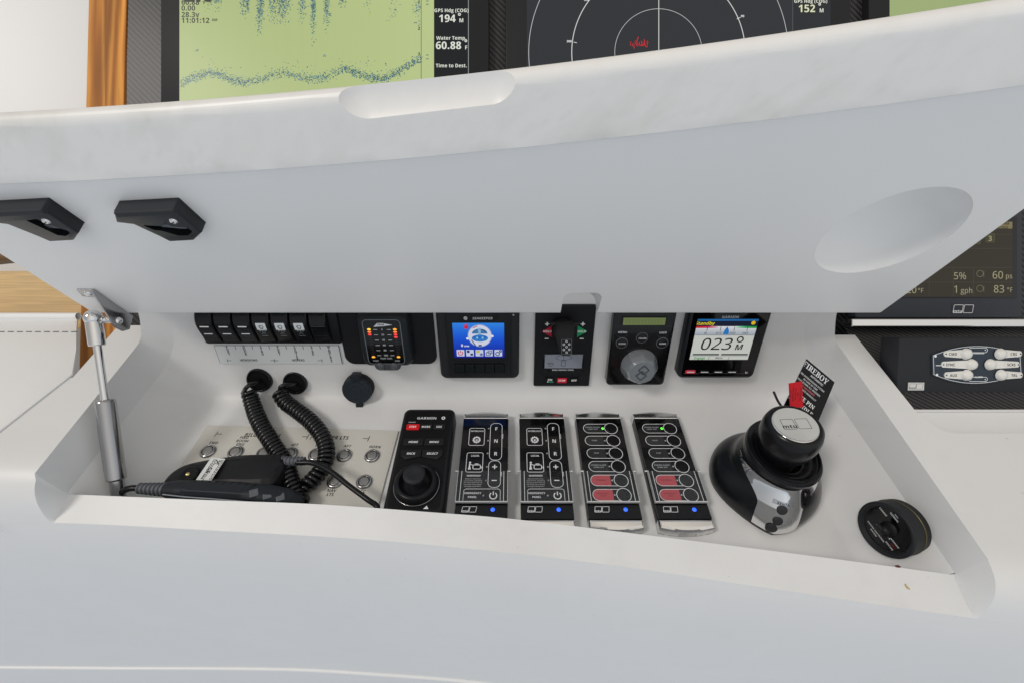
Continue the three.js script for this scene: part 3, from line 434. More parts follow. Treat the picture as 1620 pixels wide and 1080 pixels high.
{
  const t = onWall('autopilot_display', 'black autopilot display showing a large heading of 023 degrees', 'display', 0.274, 0.0925);
  part(t, 'housing', rslab(0.103, 0.108, 0.0148, 0.0085, 0.004, 4), M(lin(0.014, 0.017, 0.021), 0.35));
  face(t, 'glass', 0.094, 0.0985, 0.005, 0.0151, ink(print(94, 98.5, 8, '#050506', (x) => { txt(x, 'GARMIN', 0, -37, 4.6, '#b9c0c6', { sx: 1.15 }); line(x, [[-44, 45.5], [43, 45.5]], '#8b8577', 0.3); }), 0.08, { clearcoat: 1, clearcoatRoughness: 0.03 }), 0, 0);
  face(t, 'screen', 0.0768, 0.0585, 0.0003, 0.0154, screenMat(print(76.8, 58.5, 16, '#dfe3da', (x) => {
    x.fillStyle = '#1c6fb4'; x.fillRect(-38.4, -29.3, 77, 4); x.fillStyle = '#101c36'; x.fillRect(-38.4, -26.6, 77, 7.4); txt(x, 'Standby', -28, -23.6, 6.2, '#ffe92a', { skew: -0.12 }); dot(x, 32.6, -24, 2.7, '#ffd21a');
    const g = x.createLinearGradient(0, -18, 0, -7); g.addColorStop(0, '#f4f6f8'); g.addColorStop(1, '#b3bcc8'); x.fillStyle = g; x.fillRect(-38.4, -19.2, 77, 12.6);
    const r = x.createLinearGradient(-38, 0, -10, 0); r.addColorStop(0, '#e01622'); r.addColorStop(0.5, '#e03060'); r.addColorStop(1, '#f2e4ec'); x.fillStyle = r; x.fillRect(-38.4, -19.4, 28, 2.8);
    const gr = x.createLinearGradient(12, 0, 38, 0); gr.addColorStop(0, '#d5efe0'); gr.addColorStop(0.5, '#28b060'); gr.addColorStop(1, '#0a9a30'); x.fillStyle = gr; x.fillRect(12, -19.4, 26.4, 2.8);
    [['N', -25], ['015', -8], ['030', 9.5], ['045', 26]].forEach(([s, p]) => { line(x, [[p + 1, -18.8], [p + 1, -12.6]], '#15181d', 0.7); txt(x, s, p, -9.4, 4.6, '#1d2229', { skew: -0.15, bold: false }); });
    x.fillStyle = '#2a86d8'; x.beginPath(); x.moveTo(1.2, -18.6); x.quadraticCurveTo(5.2, -13, 4.6, -7.6); x.lineTo(-2.2, -7.6); x.quadraticCurveTo(-2.8, -13, 1.2, -18.6); x.fill(); line(x, [[-38, -6.6], [38, -6.6]], '#6b727c', 0.5);
    txt(x, '023', -7, 6, 23.5, '#0a0e16', { skew: -0.12, sx: 1.08, bold: false }); x.lineWidth = 1.7; x.strokeStyle = '#0a0e16'; x.beginPath(); x.arc(21.6, -0.6, 3.6, 0, 7); x.stroke(); txt(x, 'M', 22.6, 11, 11, '#0a0e16', { skew: -0.12, sx: 1.1 });
    x.fillStyle = '#16202c'; x.fillRect(-35.4, 20.6, 72, 2); dot(x, 0.4, 21.4, 1.5, '#dfe3da'); line(x, [[-38, 24], [38, 24]], '#8d949a', 0.4); txt(x, 'Engage', -25.4, 26.8, 4.2, '#0a9a30', { skew: -0.1 }); txt(x, 'Menu', 0, 26.8, 3.6, '#30363c', { skew: -0.1 }); line(x, [[-13, 25], [-13.6, 29]], '#555', 0.5); line(x, [[13, 25], [12.4, 29]], '#555', 0.5);
  }), 0.95), -0.002, 0.0053);
  const key = rslab(0.014, 0.0052, 0.0014, 0.0026, 0.0006), dash = rslab(0.0098, 0.0014, 0.0003, 0.0004);
  for (let k = 0; k < 4; k++) { const b = part(t, 'key', key, k ? blackSatin : lamp(0.8, 0.05, 0.1, 0.35), [-0.0355 + k * 0.0184, -0.0425, 0.015]); part(b, 'key_mark', dash, M(lin(0.75, 0.77, 0.78), 0.5), [0, 0, 0.0014]); }
  const pk = part(t, 'power_key', lathe([[0, 0.0014], [0.0026, 0.0012], [0.0032, 0]], 20), blackSatin, [0.0388, -0.0428, 0.015]); part(pk, 'key_mark', new THREE.TorusGeometry(0.0013, 0.0004, 6, 16, 5), M(lin(0.75, 0.77, 0.78), 0.5), [0, 0, 0.0015], [0, 0, 2]);
}
const groms = [[-0.3495, 0.0285, 0.0172, 'left'], [-0.3012, 0.0235, 0.0165, 'right']];
groms.forEach(([x, y, r], i) => {
  const t = onWall('cable_grommet', i ? 'round black cable grommet on the side of the power socket' : 'round black cable grommet on the side of the gas strut', 'grommet', x, y, 0.0028, 'black grommets with coiled cords');
  t.rotation.x += -0.22;
  part(t, 'ring', lathe([[r - 0.004, -0.02], [r - 0.004, 0.001], [r - 0.0025, 0.0028], [r - 0.0008, 0.0026], [r, 0.0008], [r, -0.012]]), blackSatin);
  part(t, 'bore', cyl(r - 0.0038, r - 0.0038, 0.001), M(lin(0.004, 0.004, 0.004), 0.9), [0, 0, 0.0004]);
});
// ---------- things on the recess floor ----------
const onFloor = (name, label, cat, x, z, y = 0, group) => thing(name, label, cat, [x, y, z], -Math.PI / 2, group);   // local x right, y away, z up
{
  const t = onFloor('switch_plate', 'pale metal plate of round push buttons for bilge pumps and lights', 'switch plate', -0.2795, -0.3065, 0.0004);
  t.rotation.order = 'YXZ'; t.rotation.y = -2.05 * D;
  const plateTex = tex(256, (u, v) => { const n = fbm(u * 4, v * 120, 71, 120, 3), m = fbm(u * 6, v * 6, 5, 6), k = 196 + n * 26 - Math.max(0, m - 0.55) * 60; return [k, k * 0.99, k * 0.965]; });
  part(t, 'plate', rslab(0.2565, 0.122, 0.0016, 0.001, 0.0004), M(lin(0.62, 0.61, 0.58), 0.42, { metalness: 0.25 }));
  face(t, 'plate_print', 0.2555, 0.121, 0.0006, 0.0018, ink(print(255.5, 121, 7, '#d6d4cd', (x) => {
    for (let k = 0; k < 2600; k++) { x.fillStyle = `rgba(${90 + rnd() * 60},${85 + rnd() * 50},${70 + rnd() * 40},${0.03 + rnd() * 0.07})`; x.fillRect(-128 + rnd() * 256, -60 + rnd() * 121, 0.4 + rnd() * 5, 0.25); }
    const K = '#15161a', o = { skew: -0.12 };
    txt(x, 'BILGE PUMPS', -47, -47.2, 7.4, K, o); txt(x, 'SPR LTS', 53, -47, 7.4, K, o);
    line(x, [[-108, -51], [-109, -43]], K, 0.8); line(x, [[-108.6, -47.2], [-101, -47.2]], K, 0.8); line(x, [[13, -51], [12, -43]], K, 0.9); line(x, [[12.4, -47], [5, -47]], K, 0.8); line(x, [[93, -51], [92, -43]], K, 0.9); line(x, [[92.4, -47], [85, -47]], K, 0.8); line(x, [[18, -51], [17, -43]], K, 0.9); line(x, [[17.4, -47], [24, -47]], K, 0.8);
    const L = (s, px, py) => s.split('/').forEach((w, i) => txt(x, w, px, py + i * 5.2, 5.3, K, o));
    L('FWD', -104.6, -33.6); L('FWD/ROOM/ENG', -69.4, -43); L('FWD/ROOM', -33, -38.6); L('AFT', 0.5, -34.4); L('FWD', 33, -34.4); L('AFT', 68.6, -34.8); L('HORN', 104, -34.8); L('HELM/LTS', -1, 27); L('NAV/LTS', 68.6, 27); L('ACC', 104, 27);
  }), 0.42, { metalness: 0.15 }));
  const ring = lathe([[0.0096, 0], [0.0096, 0.0012], [0.0086, 0.0028], [0.0072, 0.0031], [0.0066, 0.0029], [0.0066, 0.0012]], 32), cap = lathe([[0, 0.0031], [0.0052, 0.003], [0.006, 0.0025], [0.006, 0.0008]], 28);
  const capM = M(lin(0.42, 0.41, 0.39), 0.4, { metalness: 1 });
  const spots = [[-104.6, -20], [-69.4, -20], [-33, -20], [0.5, -20], [33, -20], [69, -20.4], [104, -20.8], [-69, 15], [-33, 15], [-1, 15], [69, 15.6], [104, 15.2]];
  for (const [x, y] of spots) { const b = part(t, 'push_button', ring, steel, [x * mm, -y * mm, 0.0018]); part(b, 'button_cap', cap, capM); part(b, 'button_groove', cyl(0.0067, 0.0067, 0.0006), black); }
}
{
  const t = onFloor('joystick_remote', 'black keypad remote with a round joystick knob and red standby key', 'remote', -0.1083, -0.3115);
  part(t, 'body', rslab(0.0672, 0.147, 0.021, 0.0085, 0.0042, 4), M(lin(0.013, 0.014, 0.016), 0.42));
  face(t, 'keypad_print', 0.058, 0.136, 0.006, 0.0213, ink(print(58, 136, 12, '#0d0e10', (x) => {
    for (let k = 0; k < 900; k++) { x.fillStyle = `rgba(150,150,150,${rnd() * 0.16})`; x.fillRect(-29 + rnd() * 58, -68 + rnd() * 136, 0.18 + rnd() * 0.3, 0.18 + rnd() * 0.3); }
    txt(x, 'GARMIN', -2, -57, 5, '#d5dadd', { sx: 1.25 }); dot(x, 19.4, -57, 2.5, '#e6eaec'); dot(x, 19.4, -57, 1.1, '#111'); txt(x, 'ENGAGE', -20, -50, 2.3, '#c9ced2');
    x.strokeStyle = '#000'; x.lineWidth = 0.8; rr(x, 0, -2, 56, 0.2, 0.1, '#000'); x.fillStyle = '#eceff1'; x.beginPath(); x.moveTo(11, 67.5); x.lineTo(14.5, 63.5); x.lineTo(17, 67.5); x.fill();
  }), 0.5));
  const keyM = M(lin(0.016, 0.017, 0.019), 0.5);
  const K = (x, y, w, h, s, c, shape) => { const b = part(t, 'key', slab(shape ?? rrect(w * mm, h * mm, 0.0018), 0.0022, 0.0008), c ? M(lin(0.75, 0.012, 0.02), 0.4) : keyM, [x * mm, y * mm, 0.021]); face(b, 'key_print', (w - 2.4) * mm, 0.0046, 0.0003, 0.00232, ink(print(w - 2.4, 4.6, 14, c ? '#d8121f' : '#1c1e21', (q) => txt(q, s, 0, 0.2, 4, '#eef1f3', { skew: -0.12 })))); return b; };
  K(-17.5, 42, 16.6, 8.4, 'STBY', true); K(-0.8, 42, 15.6, 8.2, 'MARK'); K(15.8, 42, 15.4, 8.2, 'SOS');
  K(-13.2, 19, 25, 10, 'HOME'); K(12.4, 19, 24, 10, 'MENU');
  const wedge = (s) => poly([[-12.6, 5], [12.6, 5], [12.6, -4], [s * 5, -9.5], [-s * 12.6 + s * 0.2, -4.6]].map(([a, b]) => [a * mm, b * mm]));
  K(-13.4, 2.4, 24.6, 10, 'BACK', false, poly([[-12.4, 5], [12.2, 5], [12.2, -4.2], [-6, -8.6], [-12.4, -2.6]].map(([a, b]) => [a * mm, b * mm]))); K(12.4, 2.4, 24.6, 10, 'SELECT', false, poly([[-12.2, 5], [12.4, 5], [12.4, -2.6], [6, -8.6], [-12.2, -4.2]].map(([a, b]) => [a * mm, b * mm])));
  const j = part(t, 'rotary_ring', lathe([[0.0255, 0], [0.0255, 0.003], [0.0242, 0.0085], [0.022, 0.0105], [0.0195, 0.0108], [0.018, 0.0095], [0.0165, 0.004], [0.013, 0.0025], [0, 0.0025]], 56), M(lin(0.011, 0.012, 0.014), 0.32), [-0.0005, -0.0385, 0.0205]);
  part(j, 'joystick', lathe([[0.0085, 0.002], [0.0075, 0.011], [0.0085, 0.0155], [0.0122, 0.018], [0.0125, 0.021], [0.011, 0.023], [0.0075, 0.0236], [0.007, 0.023], [0, 0.0226]], 36), M(lin(0.02, 0.022, 0.026), 0.5), [0, 0.001, 0]);
  part(j, 'ring_trim', new THREE.TorusGeometry(0.0258, 0.0005, 8, 56), steel, [0, 0, 0.0012]);
}
// four engine panels: two for gears, two for start and stop
function enginePanel(name, label, x, draw, buttons, green, group) {
  const t = onFloor(name, label, 'engine panel', x, -0.3045, 0, group);
  part(t, 'body', rslab(0.0585, 0.150, 0.0125, 0.003, 0.0012), M(lin(0.008, 0.008, 0.009), 0.3), [0, 0, 0]);
  const cap = (s) => { const q = new THREE.Shape(); q.moveTo(-0.0297, s * 0.0682); q.lineTo(0.0297, s * 0.0682); q.lineTo(0.0297, s * 0.0782); q.quadraticCurveTo(0, s * 0.0855, -0.0297, s * 0.0782); q.closePath(); const g = slab(q, 0.0146, 0.0036, 4, 20); const p = g.attributes.position; for (let i = 0; i < p.count; i++) { const k = Math.max(0, (Math.abs(p.getY(i)) - 0.069) / 0.013); p.setZ(i, p.getZ(i) * (1 - 0.1 * k * k)); } g.computeVertexNormals(); return toCreasedNormals(g, 0.7); };
  part(t, 'chrome_cap', cap(1), capChrome); part(t, 'chrome_cap', cap(-1), capChrome);
  face(t, 'panel_print', 0.0582, 0.1362, 0.0003, 0.0139, ink(print(58.2, 136.2, 12, '#08080a', draw), 0.13, { clearcoat: 1, clearcoatRoughness: 0.04 }));
  part(t, 'panel_base', rslab(0.0584, 0.1364, 0.0012, 0.0004), blackGloss, [0, 0, 0.0125]);
  for (const [bx, by, r] of buttons) part(t, 'push_button', lathe([[0, 0.0011], [r * 0.8 * mm, 0.0012], [r * 0.95 * mm, 0.0008], [r * mm, 0]], 28), M(lin(0.006, 0.006, 0.007), 0.25), [bx * mm, by * mm, 0.0138]);
  const cv = part(t, 'flip_cover', new THREE.PlaneGeometry(0.0575, 0.0385), new THREE.MeshPhysicalMaterial({ color: 0xffffff, roughness: 0.03, transmission: 1, thickness: 0, ior: 1.5 }), [0, -0.0308, 0.0182]);
  for (const s of [-1, 1]) part(cv, 'cover_rail', new RoundedBoxGeometry(0.0011, 0.0395, 0.0042, 2, 0.0004), chrome, [s * 0.0292, 0, -0.0018]);
  for (const s of [-1, 1]) part(cv, 'cover_edge', new RoundedBoxGeometry(0.0007, 0.0385, 0.0005, 1, 0.0002), M(lin(0.7, 0.72, 0.73), 0.3), [s * 0.0247, 0, 0]);
  part(cv, 'cover_lip', new RoundedBoxGeometry(0.0588, 0.0012, 0.0034, 2, 0.0004), M(lin(0.6, 0.62, 0.63), 0.2), [0, -0.0193, -0.0012]);
  for (const s of [-1, 1]) part(t, 'hinge_pin', cyl(0.0014, 0.0014, 0.004, 12).rotateY(Math.PI / 2), chrome, [s > 0 ? 0.0285 : -0.0325, -0.0108, 0.0165]);
  part(t, 'blue_light', lathe([[0, 0.001], [0.0017, 0.0007], [0.0024, 0]], 20), lamp(0.03, 0.12, 1, 2.2), [0.0128, -0.0574, 0.014]);
  if (green) part(t, 'green_light', lathe([[0, 0.0009], [0.0013, 0.0006], [0.0018, 0]], 16), lamp(0.12, 1, 0.05, 1.8), [0.0036, 0.053, 0.014]);
  return t;
}
{
  const W = '#dfe3e6';
  const gear = (x) => {
    rr(x, -10.4, -40.3, 19.4, 26, 2.4, null, W, 0.7); txt(x, 'INTERLOCK', -10.4, -48.8, 3.1, W); x.save(); x.translate(-10.4, -35.6); for (let k = 0; k < 10; k++) { x.rotate(Math.PI / 5); x.fillStyle = W; x.fillRect(-0.9, -5.1, 1.8, 2); } x.restore(); x.strokeStyle = W; x.lineWidth = 1.5; x.beginPath(); x.arc(-10.4, -35.6, 3.5, 0, 7); x.stroke(); rr(x, -10.4, -35.2, 2.4, 2.2, 0.3, W);
    rr(x, -11, -3.1, 19.8, 26.8, 2.4, null, W, 0.7); txt(x, 'LOCAL', -10.8, -11.9, 3.4, W); dot(x, -16.4, -2.6, 1.3, W); line(x, [[-16.6, -1.2], [-16.8, 3], [-17.6, 7]], W, 1.7); line(x, [[-16.5, 3], [-15.4, 7]], W, 1.2); line(x, [[-16.4, -0.6], [-13, 1]], W, 0.9); x.strokeStyle = W; x.lineWidth = 1; x.beginPath(); x.roundRect(-12.6, 0.6, 9, 5.6, 1.6); x.stroke(); line(x, [[-10.6, -0.8], [-6, -0.8]], W, 1); line(x, [[-3.4, 3.4], [-1.8, 3.4], [-1.8, 5.6]], W, 0.9);
    rr(x, 14, -33.7, 15, 55, 6, null, W, 0.7); rr(x, 13.4, 12.6, 14.4, 35.4, 6, null, W, 0.7); [['F', -53], ['N', -34.3], ['R', -15.6]].forEach(([s, y]) => { dot(x, 14, y, 6.6, '#141416'); txt(x, s, 14, y, 7, W); dot(x, 4.2, y, 1.2, '#8d9296'); });
    dot(x, 13.4, 3.3, 6.6, '#141416'); dot(x, 13.4, 21.3, 6.6, '#141416'); line(x, [[10.4, 3.3], [16.4, 3.3]], W, 1.3); line(x, [[13.4, 0.3], [13.4, 6.3]], W, 1.3); line(x, [[10.4, 21.3], [16.4, 21.3]], W, 1.3); dot(x, 4.2, 3.3, 1.2, '#8d9296'); dot(x, 3.6, 21.3, 1.2, '#6d7276');
    txt(x, 'GEAR', 22.6, -41, 2.8, W, { rot: Math.PI / 2 }); txt(x, 'RPM', 21.8, 13, 2.8, W, { rot: Math.PI / 2 });
    txt(x, 'WARNING!', -11, 15.2, 3.2, W); ['Read the instruction', 'manual first. Operating', 'the panel with cover up', 'can cause harm and/or', 'damaged equipment!'].forEach((s, i) => txt(x, s, -11.4, 19 + i * 2.4, 2.05, '#c3c8cb', { bold: false }));
    rr(x, -0.2, 41.5, 42, 18.6, 3, null, W, 0.6); txt(x, 'EMERGENCY', -10.8, 37.6, 3.3, W); txt(x, 'PANEL', -11, 42.4, 3.3, W); x.strokeStyle = W; x.lineWidth = 1.3; x.beginPath(); x.arc(12.8, 40.6, 4, -0.95, Math.PI + 0.95); x.stroke(); line(x, [[12.8, 35.4], [12.8, 40]], W, 1.3); dot(x, 1.6, 40.4, 1.1, '#8d9296');
    x.fillStyle = '#060607'; x.fillRect(-29.2, 50, 58.4, 19); mark(x, -13.4, 57, 7.4, W, 0.6);
  };
  const start = (x) => {
    const rows = [[-53, '#2a2b2e', ['ENGINE ALARM', 'LAMP TEST']], [-34.2, '#2e2f31', ['START']], [-15.6, '#2e2f31', ['STOP']], [2.7, '#2e2f31', ['ENGINE ALARM', 'HORN OFF']], [21.3, '#b24a52', ['OVERRIDE']], [39.7, '#b24a52', ['EMERGENCY', 'STOP']]];
    for (const [y, c, s] of rows) { x.save(); x.beginPath(); x.roundRect(-21.2, y - 7, 36, 14, 7); x.clip(); x.fillStyle = '#0b0b0d'; x.fillRect(-22, y - 8, 40, 16); x.fillStyle = c; x.fillRect(-22, y - 8, 24, 16); x.restore(); rr(x, -3.2, y, 36, 14, 7, null, W, 0.7); s.forEach((w, i) => txt(x, w, -9.4, y + (i - (s.length - 1) / 2) * 3, 2.5, c === '#b24a52' ? '#7a2026' : '#9da3a7')); dot(x, 3.6, y, 1.2, '#9a9fa3'); dot(x, 14.2, y, 8.2, '#09090b'); x.strokeStyle = W; x.lineWidth = 0.8; x.beginPath(); x.arc(14.2, y, 8.2, 0, 7); x.stroke(); }
    x.fillStyle = '#060607'; x.fillRect(-29.2, 50, 58.4, 19); mark(x, -13.4, 57, 7.4, W, 0.6);
  };
  const gb = [[14, 53, 6.2], [14, 34.3, 6.2], [14, 15.6, 6.2]].map((b) => [b[0], b[1], 0.01]), sb = [53, 34.2, 15.6, -2.7].map((y) => [14.2, y, 7.6]);
  enginePanel('gear_panel', 'engine gear panel with F N R keys next to the joystick remote', -0.0342, gear, [], false, 'engine gear panels');
  enginePanel('gear_panel', 'engine gear panel with F N R keys next to a panel of red keys', 0.039, gear, [], false, 'engine gear panels');
  enginePanel('start_panel', 'engine start panel with red override keys next to a gear panel', 0.1133, start, sb, true, 'engine start panels');
  enginePanel('start_panel', 'engine start panel with red override keys next to the black lever', 0.1895, start, sb, true, 'engine start panels');
}
// ---------- control lever ----------
{
  const t = onFloor('control_lever', 'bulky black joystick lever with a chrome capped knob and chrome front', 'lever', 0.299, -0.288);
  const prof = lerpTab([[0, 0.0605], [0.006, 0.0615], [0.016, 0.0605], [0.03, 0.0545], [0.044, 0.046], [0.054, 0.041], [0.066, 0.038]]);
  const R = (a, h) => { const f = Math.max(0, -Math.sin(a)); const g = Math.abs(Math.sin(2 * (a + 0.24))) * f * (1 - h / 0.09), r = Math.max(0, Math.cos(a)); return prof(h) * (1 + 0.08 * f * f * (1 - h / 0.07) - 0.13 * g - 0.05 * r) - 0.0045 * Math.exp(-Math.pow((h - 0.036) / 0.009, 2)) * Math.max(0, Math.cos(a - 2.3)); };
  const at = (a, h, o = 0) => V(Math.cos(a) * (R(a, h) + o), Math.sin(a) * (R(a, h) + o), h);
  part(t, 'base', surf((u, v) => at(u * Math.PI * 2, v * 0.066), 80, 30), blackSatin);
  const f0 = -Math.PI / 2 - 0.24;
  const plate = part(t, 'chrome_front', surf((u, v) => { const h = 0.006 + v * 0.049, w = 0.36 + 0.14 * v + 1.15 * Math.pow(Math.max(0, (v - 0.5) / 0.5), 2); return at(f0 + (u - 0.5) * 2 * w, h, 0.0009); }, 40, 30), chrome);
  [[0.041, 0.0, 0.0054], [0.0275, -0.02, 0.0052], [0.0155, -0.07, 0.0064]].forEach(([h, a, r]) => { const p = at(f0 + a, h * 0.86, 0.0008), q = at(f0 + a, h * 0.86 + 0.002, 0.0008).sub(p), n = V(Math.cos(f0 + a), Math.sin(f0 + a), 0).sub(q.clone().normalize().multiplyScalar(V(Math.cos(f0 + a), Math.sin(f0 + a), 0).dot(q.clone().normalize()))).normalize(); const b = part(plate, 'push_button', lathe([[0, 0.0016], [r * 0.8, 0.0014], [r, 0]], 24), M(lin(0.03, 0.032, 0.036), 0.45), p.toArray()); b.quaternion.setFromUnitVectors(V(0, 0, 1), n); });
  { const tp = print(22, 4, 16, '#b9bcc0', (x) => txt(x, 'XENTA', 0, 0.2, 3.2, '#16181b', { sx: 1.3 })); const g = surf((u, v) => at(f0 + (u - 0.5) * 0.42, 0.0385 + v * 0.004, 0.0012), 10, 2), p = g.attributes.uv; for (let j = 0; j <= 2; j++) for (let i = 0; i <= 10; i++) p.setXY(j * 11 + i, i / 10, j / 2); part(plate, 'name_print', g, ink(tp, 0.12, { metalness: 0.9 })); }
  // dished collar, higher at the back
  const col = surf((u, v) => { const a = u * Math.PI * 2, pr = [[0.038, 0.05], [0.0405, 0.058], [0.041, 0.064], [0.0395, 0.0672], [0.0355, 0.0672], [0.030, 0.0635], [0.022, 0.0595]], f = v * 6, i = Math.min(5, Math.floor(f)), q = sm(f - i), r = pr[i][0] + (pr[i + 1][0] - pr[i][0]) * (f - i), h = pr[i][1] + (pr[i + 1][1] - pr[i][1]) * q; return V(Math.cos(a) * r, Math.sin(a) * r, h + 0.009 * (Math.sin(a) * 0.55 - Math.cos(a) * 0.6) * Math.min(1, v * 2.5) * (1 - v * 0.4)); }, 72, 36);
  part(t, 'collar', col, blackSatin);
  const kn = part(t, 'knob', lathe([[0.02, 0.05], [0.022, 0.066], [0.0265, 0.074], [0.0305, 0.084], [0.0325, 0.095], [0.0322, 0.106], [0.0305, 0.1125], [0.0275, 0.1155], [0.0252, 0.1158], [0.0248, 0.115]], 64), M(lin(0.006, 0.0065, 0.008), 0.3, { clearcoat: 0.15, clearcoatRoughness: 0.2 }), [0.001, 0, 0]);
  kn.rotation.y = -0.075; kn.scale.set(0.9, 0.9, 0.985);
  part(kn, 'knob_cap', lathe([[0, 0.1162], [0.0235, 0.1162], [0.0249, 0.1148]], 56), chrome);
  part(kn, 'cap_print', sheet((() => { const q = new THREE.Shape(); q.absarc(0, 0, 0.0234, 0, Math.PI * 2); return q; })(), 0.0468, 0.0468), ink(print(46.8, 46.8, 14, '#efece4', (x) => { rr(x, -8, 0, 13.8, 13.8, 0.9, null, '#17181a', 0.5); rr(x, 8, 0, 13.8, 13.8, 0.9, null, '#17181a', 0.5); txt(x, 'mtu', -7.8, 3.4, 6.8, '#0c0c0d', { sx: 1.25 }); }), 0.14, { metalness: 0.9, specularIntensity: 1 }), [0, 0, 0.1164]);
}
// pull handle with hanging tags behind the lever
{
  const t = onFloor('pull_handle', 'small red pull handle with a wire pin half hidden behind the lever knob', 'handle', 0.338, -0.348);
  part(t, 'shaft', cyl(0.006, 0.006, 0.05, 16), steel); part(t, 'grip', new RoundedBoxGeometry(0.03, 0.012, 0.016, 4, 0.005), M(lin(0.45, 0.01, 0.03), 0.35), [0, 0, 0.055]);
  part(t, 'pin', tube([V(-0.026, 0.012, 0.082), V(-0.018, 0.006, 0.07), V(-0.006, 0, 0.058)], 0.0014, 10, 8), M(lin(0.09, 0.09, 0.1), 0.4, { metalness: 0.6 }));
  part(t, 'cord', tube([V(-0.012, -0.004, 0.064), V(0.0, -0.012, 0.068), V(0.014, -0.016, 0.062)], 0.0012, 12, 6), M(lin(0.7, 0.01, 0.06), 0.4));
}
{
  const pl = (Z) => { const y = EYE - Z * Math.sin(PITCH), z = -Z * Math.cos(PITCH); return [y, z]; };
  const tag = (name, label, cat, px, py, Z, pts, th, m, rx, ry) => { const t = thing(name, label, cat); const up = V(0, Math.cos(PITCH), -Math.sin(PITCH)), [y, z] = pl(Z); t.position.set(px, y + up.y * py, z + up.z * py); t.rotation.set(-PITCH + rx, ry, 0); part(t, 'card', slab(poly(pts), th, 0.0002), m, [0, 0, -th]); return t; };
  const P = [[-0.0005, 0.032], [0.0312, 0.0055], [0.006, -0.055], [-0.030, -0.028]], c = [0.339, -0.052];
  const t = tag('warning_tag', 'black warning tag with white lettering leaning behind the lever knob', 'tag', c[0], c[1], 0.522, P, 0.0009, M(lin(0.008, 0.008, 0.009), 0.25), 0, 0);
  const w = 0.064, h = 0.09, fp = print(64, 90, 10, '#0b0b0c', (x) => { x.save(); x.translate(4, -4); x.rotate(0.695); x.transform(1, 0, 0.14, 1, 0, 0);
    txt(x, 'FIREBOY', -2, -13.2, 8.4, '#dfe2e4', { font: 'serif', sx: 0.95 }); txt(x, 'AUTOMATIC', 4, -7, 3.2, '#d5d8da'); ['FIRE EXTINGUISHER SYSTEM', 'IN CASE OF FIRE', 'SHUT DOWN ALL ENGINES', 'AND MACHINERY', 'TO ACTUATE MANUALLY'].forEach((s, i) => txt(x, s, 0, -3 + i * 3.5, 2.7, i === 3 ? '#d06a70' : '#cfd2d4')); txt(x, 'REMOVE PIN', -2, 19, 6.2, '#eceeef', { font: 'serif' }); txt(x, 'PULL HANDLE', -2, 26.5, 6.2, '#eceeef', { font: 'serif' }); x.restore(); });
  part(t, 'card_print', sheet(poly(P), w, h), ink(fp, 0.3), [0, 0, 0.0003]);
  const q = [[-0.0085, 0.0135], [0.0072, 0.0155], [0.0095, -0.014], [-0.006, -0.015]];
  const r = tag('red_tag', 'small red tag tied in front of the black warning tag', 'tag', 0.3225, -0.0605, 0.517, q, 0.0008, M(lin(0.55, 0.006, 0.02), 0.4), 0.05, 0.1);
  part(r, 'card_print', sheet(poly(q), 0.02, 0.032), ink(print(20, 32, 14, '#c4101f', (x) => { x.rotate(-1.52); ['DO NOT', 'REMOVE SEAL', 'UNLESS IN', 'USE', 'SERVICED BY'].forEach((s, i) => txt(x, s, 1, -6 + i * 3, 2.5, '#3a060a')); }), 0.4), [0, 0, 0.0003]);
}
// ---------- shutdown gauge on the right wall ----------
{
  const t = thing('shutdown_gauge', 'round black engine shutdown gauge on the right recess wall', 'gauge', [0.391, 0.0395, -0.2150]);
  const n = V(-0.95, 0.16, 0.26).normalize(), up = V(0, 1, 0.1); const x = up.clone().cross(n).normalize(), y = n.clone().cross(x);
  t.quaternion.setFromRotationMatrix(new THREE.Matrix4().makeBasis(x, y, n)); t.scale.setScalar(0.71);
  part(t, 'case', lathe([[0, -0.012], [0.0372, -0.012], [0.0375, 0.002], [0.0385, 0.0195], [0.0378, 0.0218], [0.036, 0.0228], [0.0335, 0.0222], [0.0318, 0.0202], [0.0312, 0.017], [0, 0.017]], 64), M(lin(0.02, 0.022, 0.025), 0.55));
  part(t, 'gold_ring', new THREE.TorusGeometry(0.0376, 0.0006, 8, 60), M(lin(0.2, 0.17, 0.07), 0.35, { metalness: 0.8 }), [0, 0, -0.001]);
  part(t, 'dial', sheet((() => { const s = new THREE.Shape(); s.absarc(0, 0, 0.0308, 0, Math.PI * 2); return s; })(), 0.0616, 0.0616), ink(print(61.6, 61.6, 12, '#08080a', (q) => {
    const W = '#d5d9dc'; txt(q, 'NORMAL', -8, -21.5, 3.4, W); txt(q, 'Auto', -8, -25.4, 2.6, W); txt(q, 'CHARGE', -20, -13, 3.4, W); txt(q, 'OVERRIDE', 17.5, 4.5, 3.2, W); txt(q, 'DISCHG', 18, 14.6, 3.4, W); rr(q, 20, 9.4, 8, 3, 1, '#5a1014'); txt(q, 'ADC', 8, 6.8, 4.8, W, { skew: -0.2 }); txt(q, 'ENGINE SHUTDOWN', -4, 17.6, 3.2, W); txt(q, 'SYSTEM', -4, 22, 3.2, W); dot(q, -6, 4, 0.9, W);
  }), 0.15, { clearcoat: 0.8, clearcoatRoughness: 0.05 }), [0, 0, 0.0173]);
  part(t, 'boot', lathe([[0.0115, 0], [0.011, 0.002], [0.0085, 0.003], [0.0075, 0.008], [0.0068, 0.012], [0.004, 0.0145], [0, 0.015]], 28), M(lin(0.012, 0.012, 0.013), 0.4), [0.001, 0.002, 0.0172]);
  part(t, 'toggle', capTube([V(0, 0, 0), V(-0.004, 0.002, 0.006), V(-0.009, 0.003, 0.009)], 0.0038, 10, 12), M(lin(0.015, 0.016, 0.017), 0.35), [0.001, 0.002, 0.026]);
}
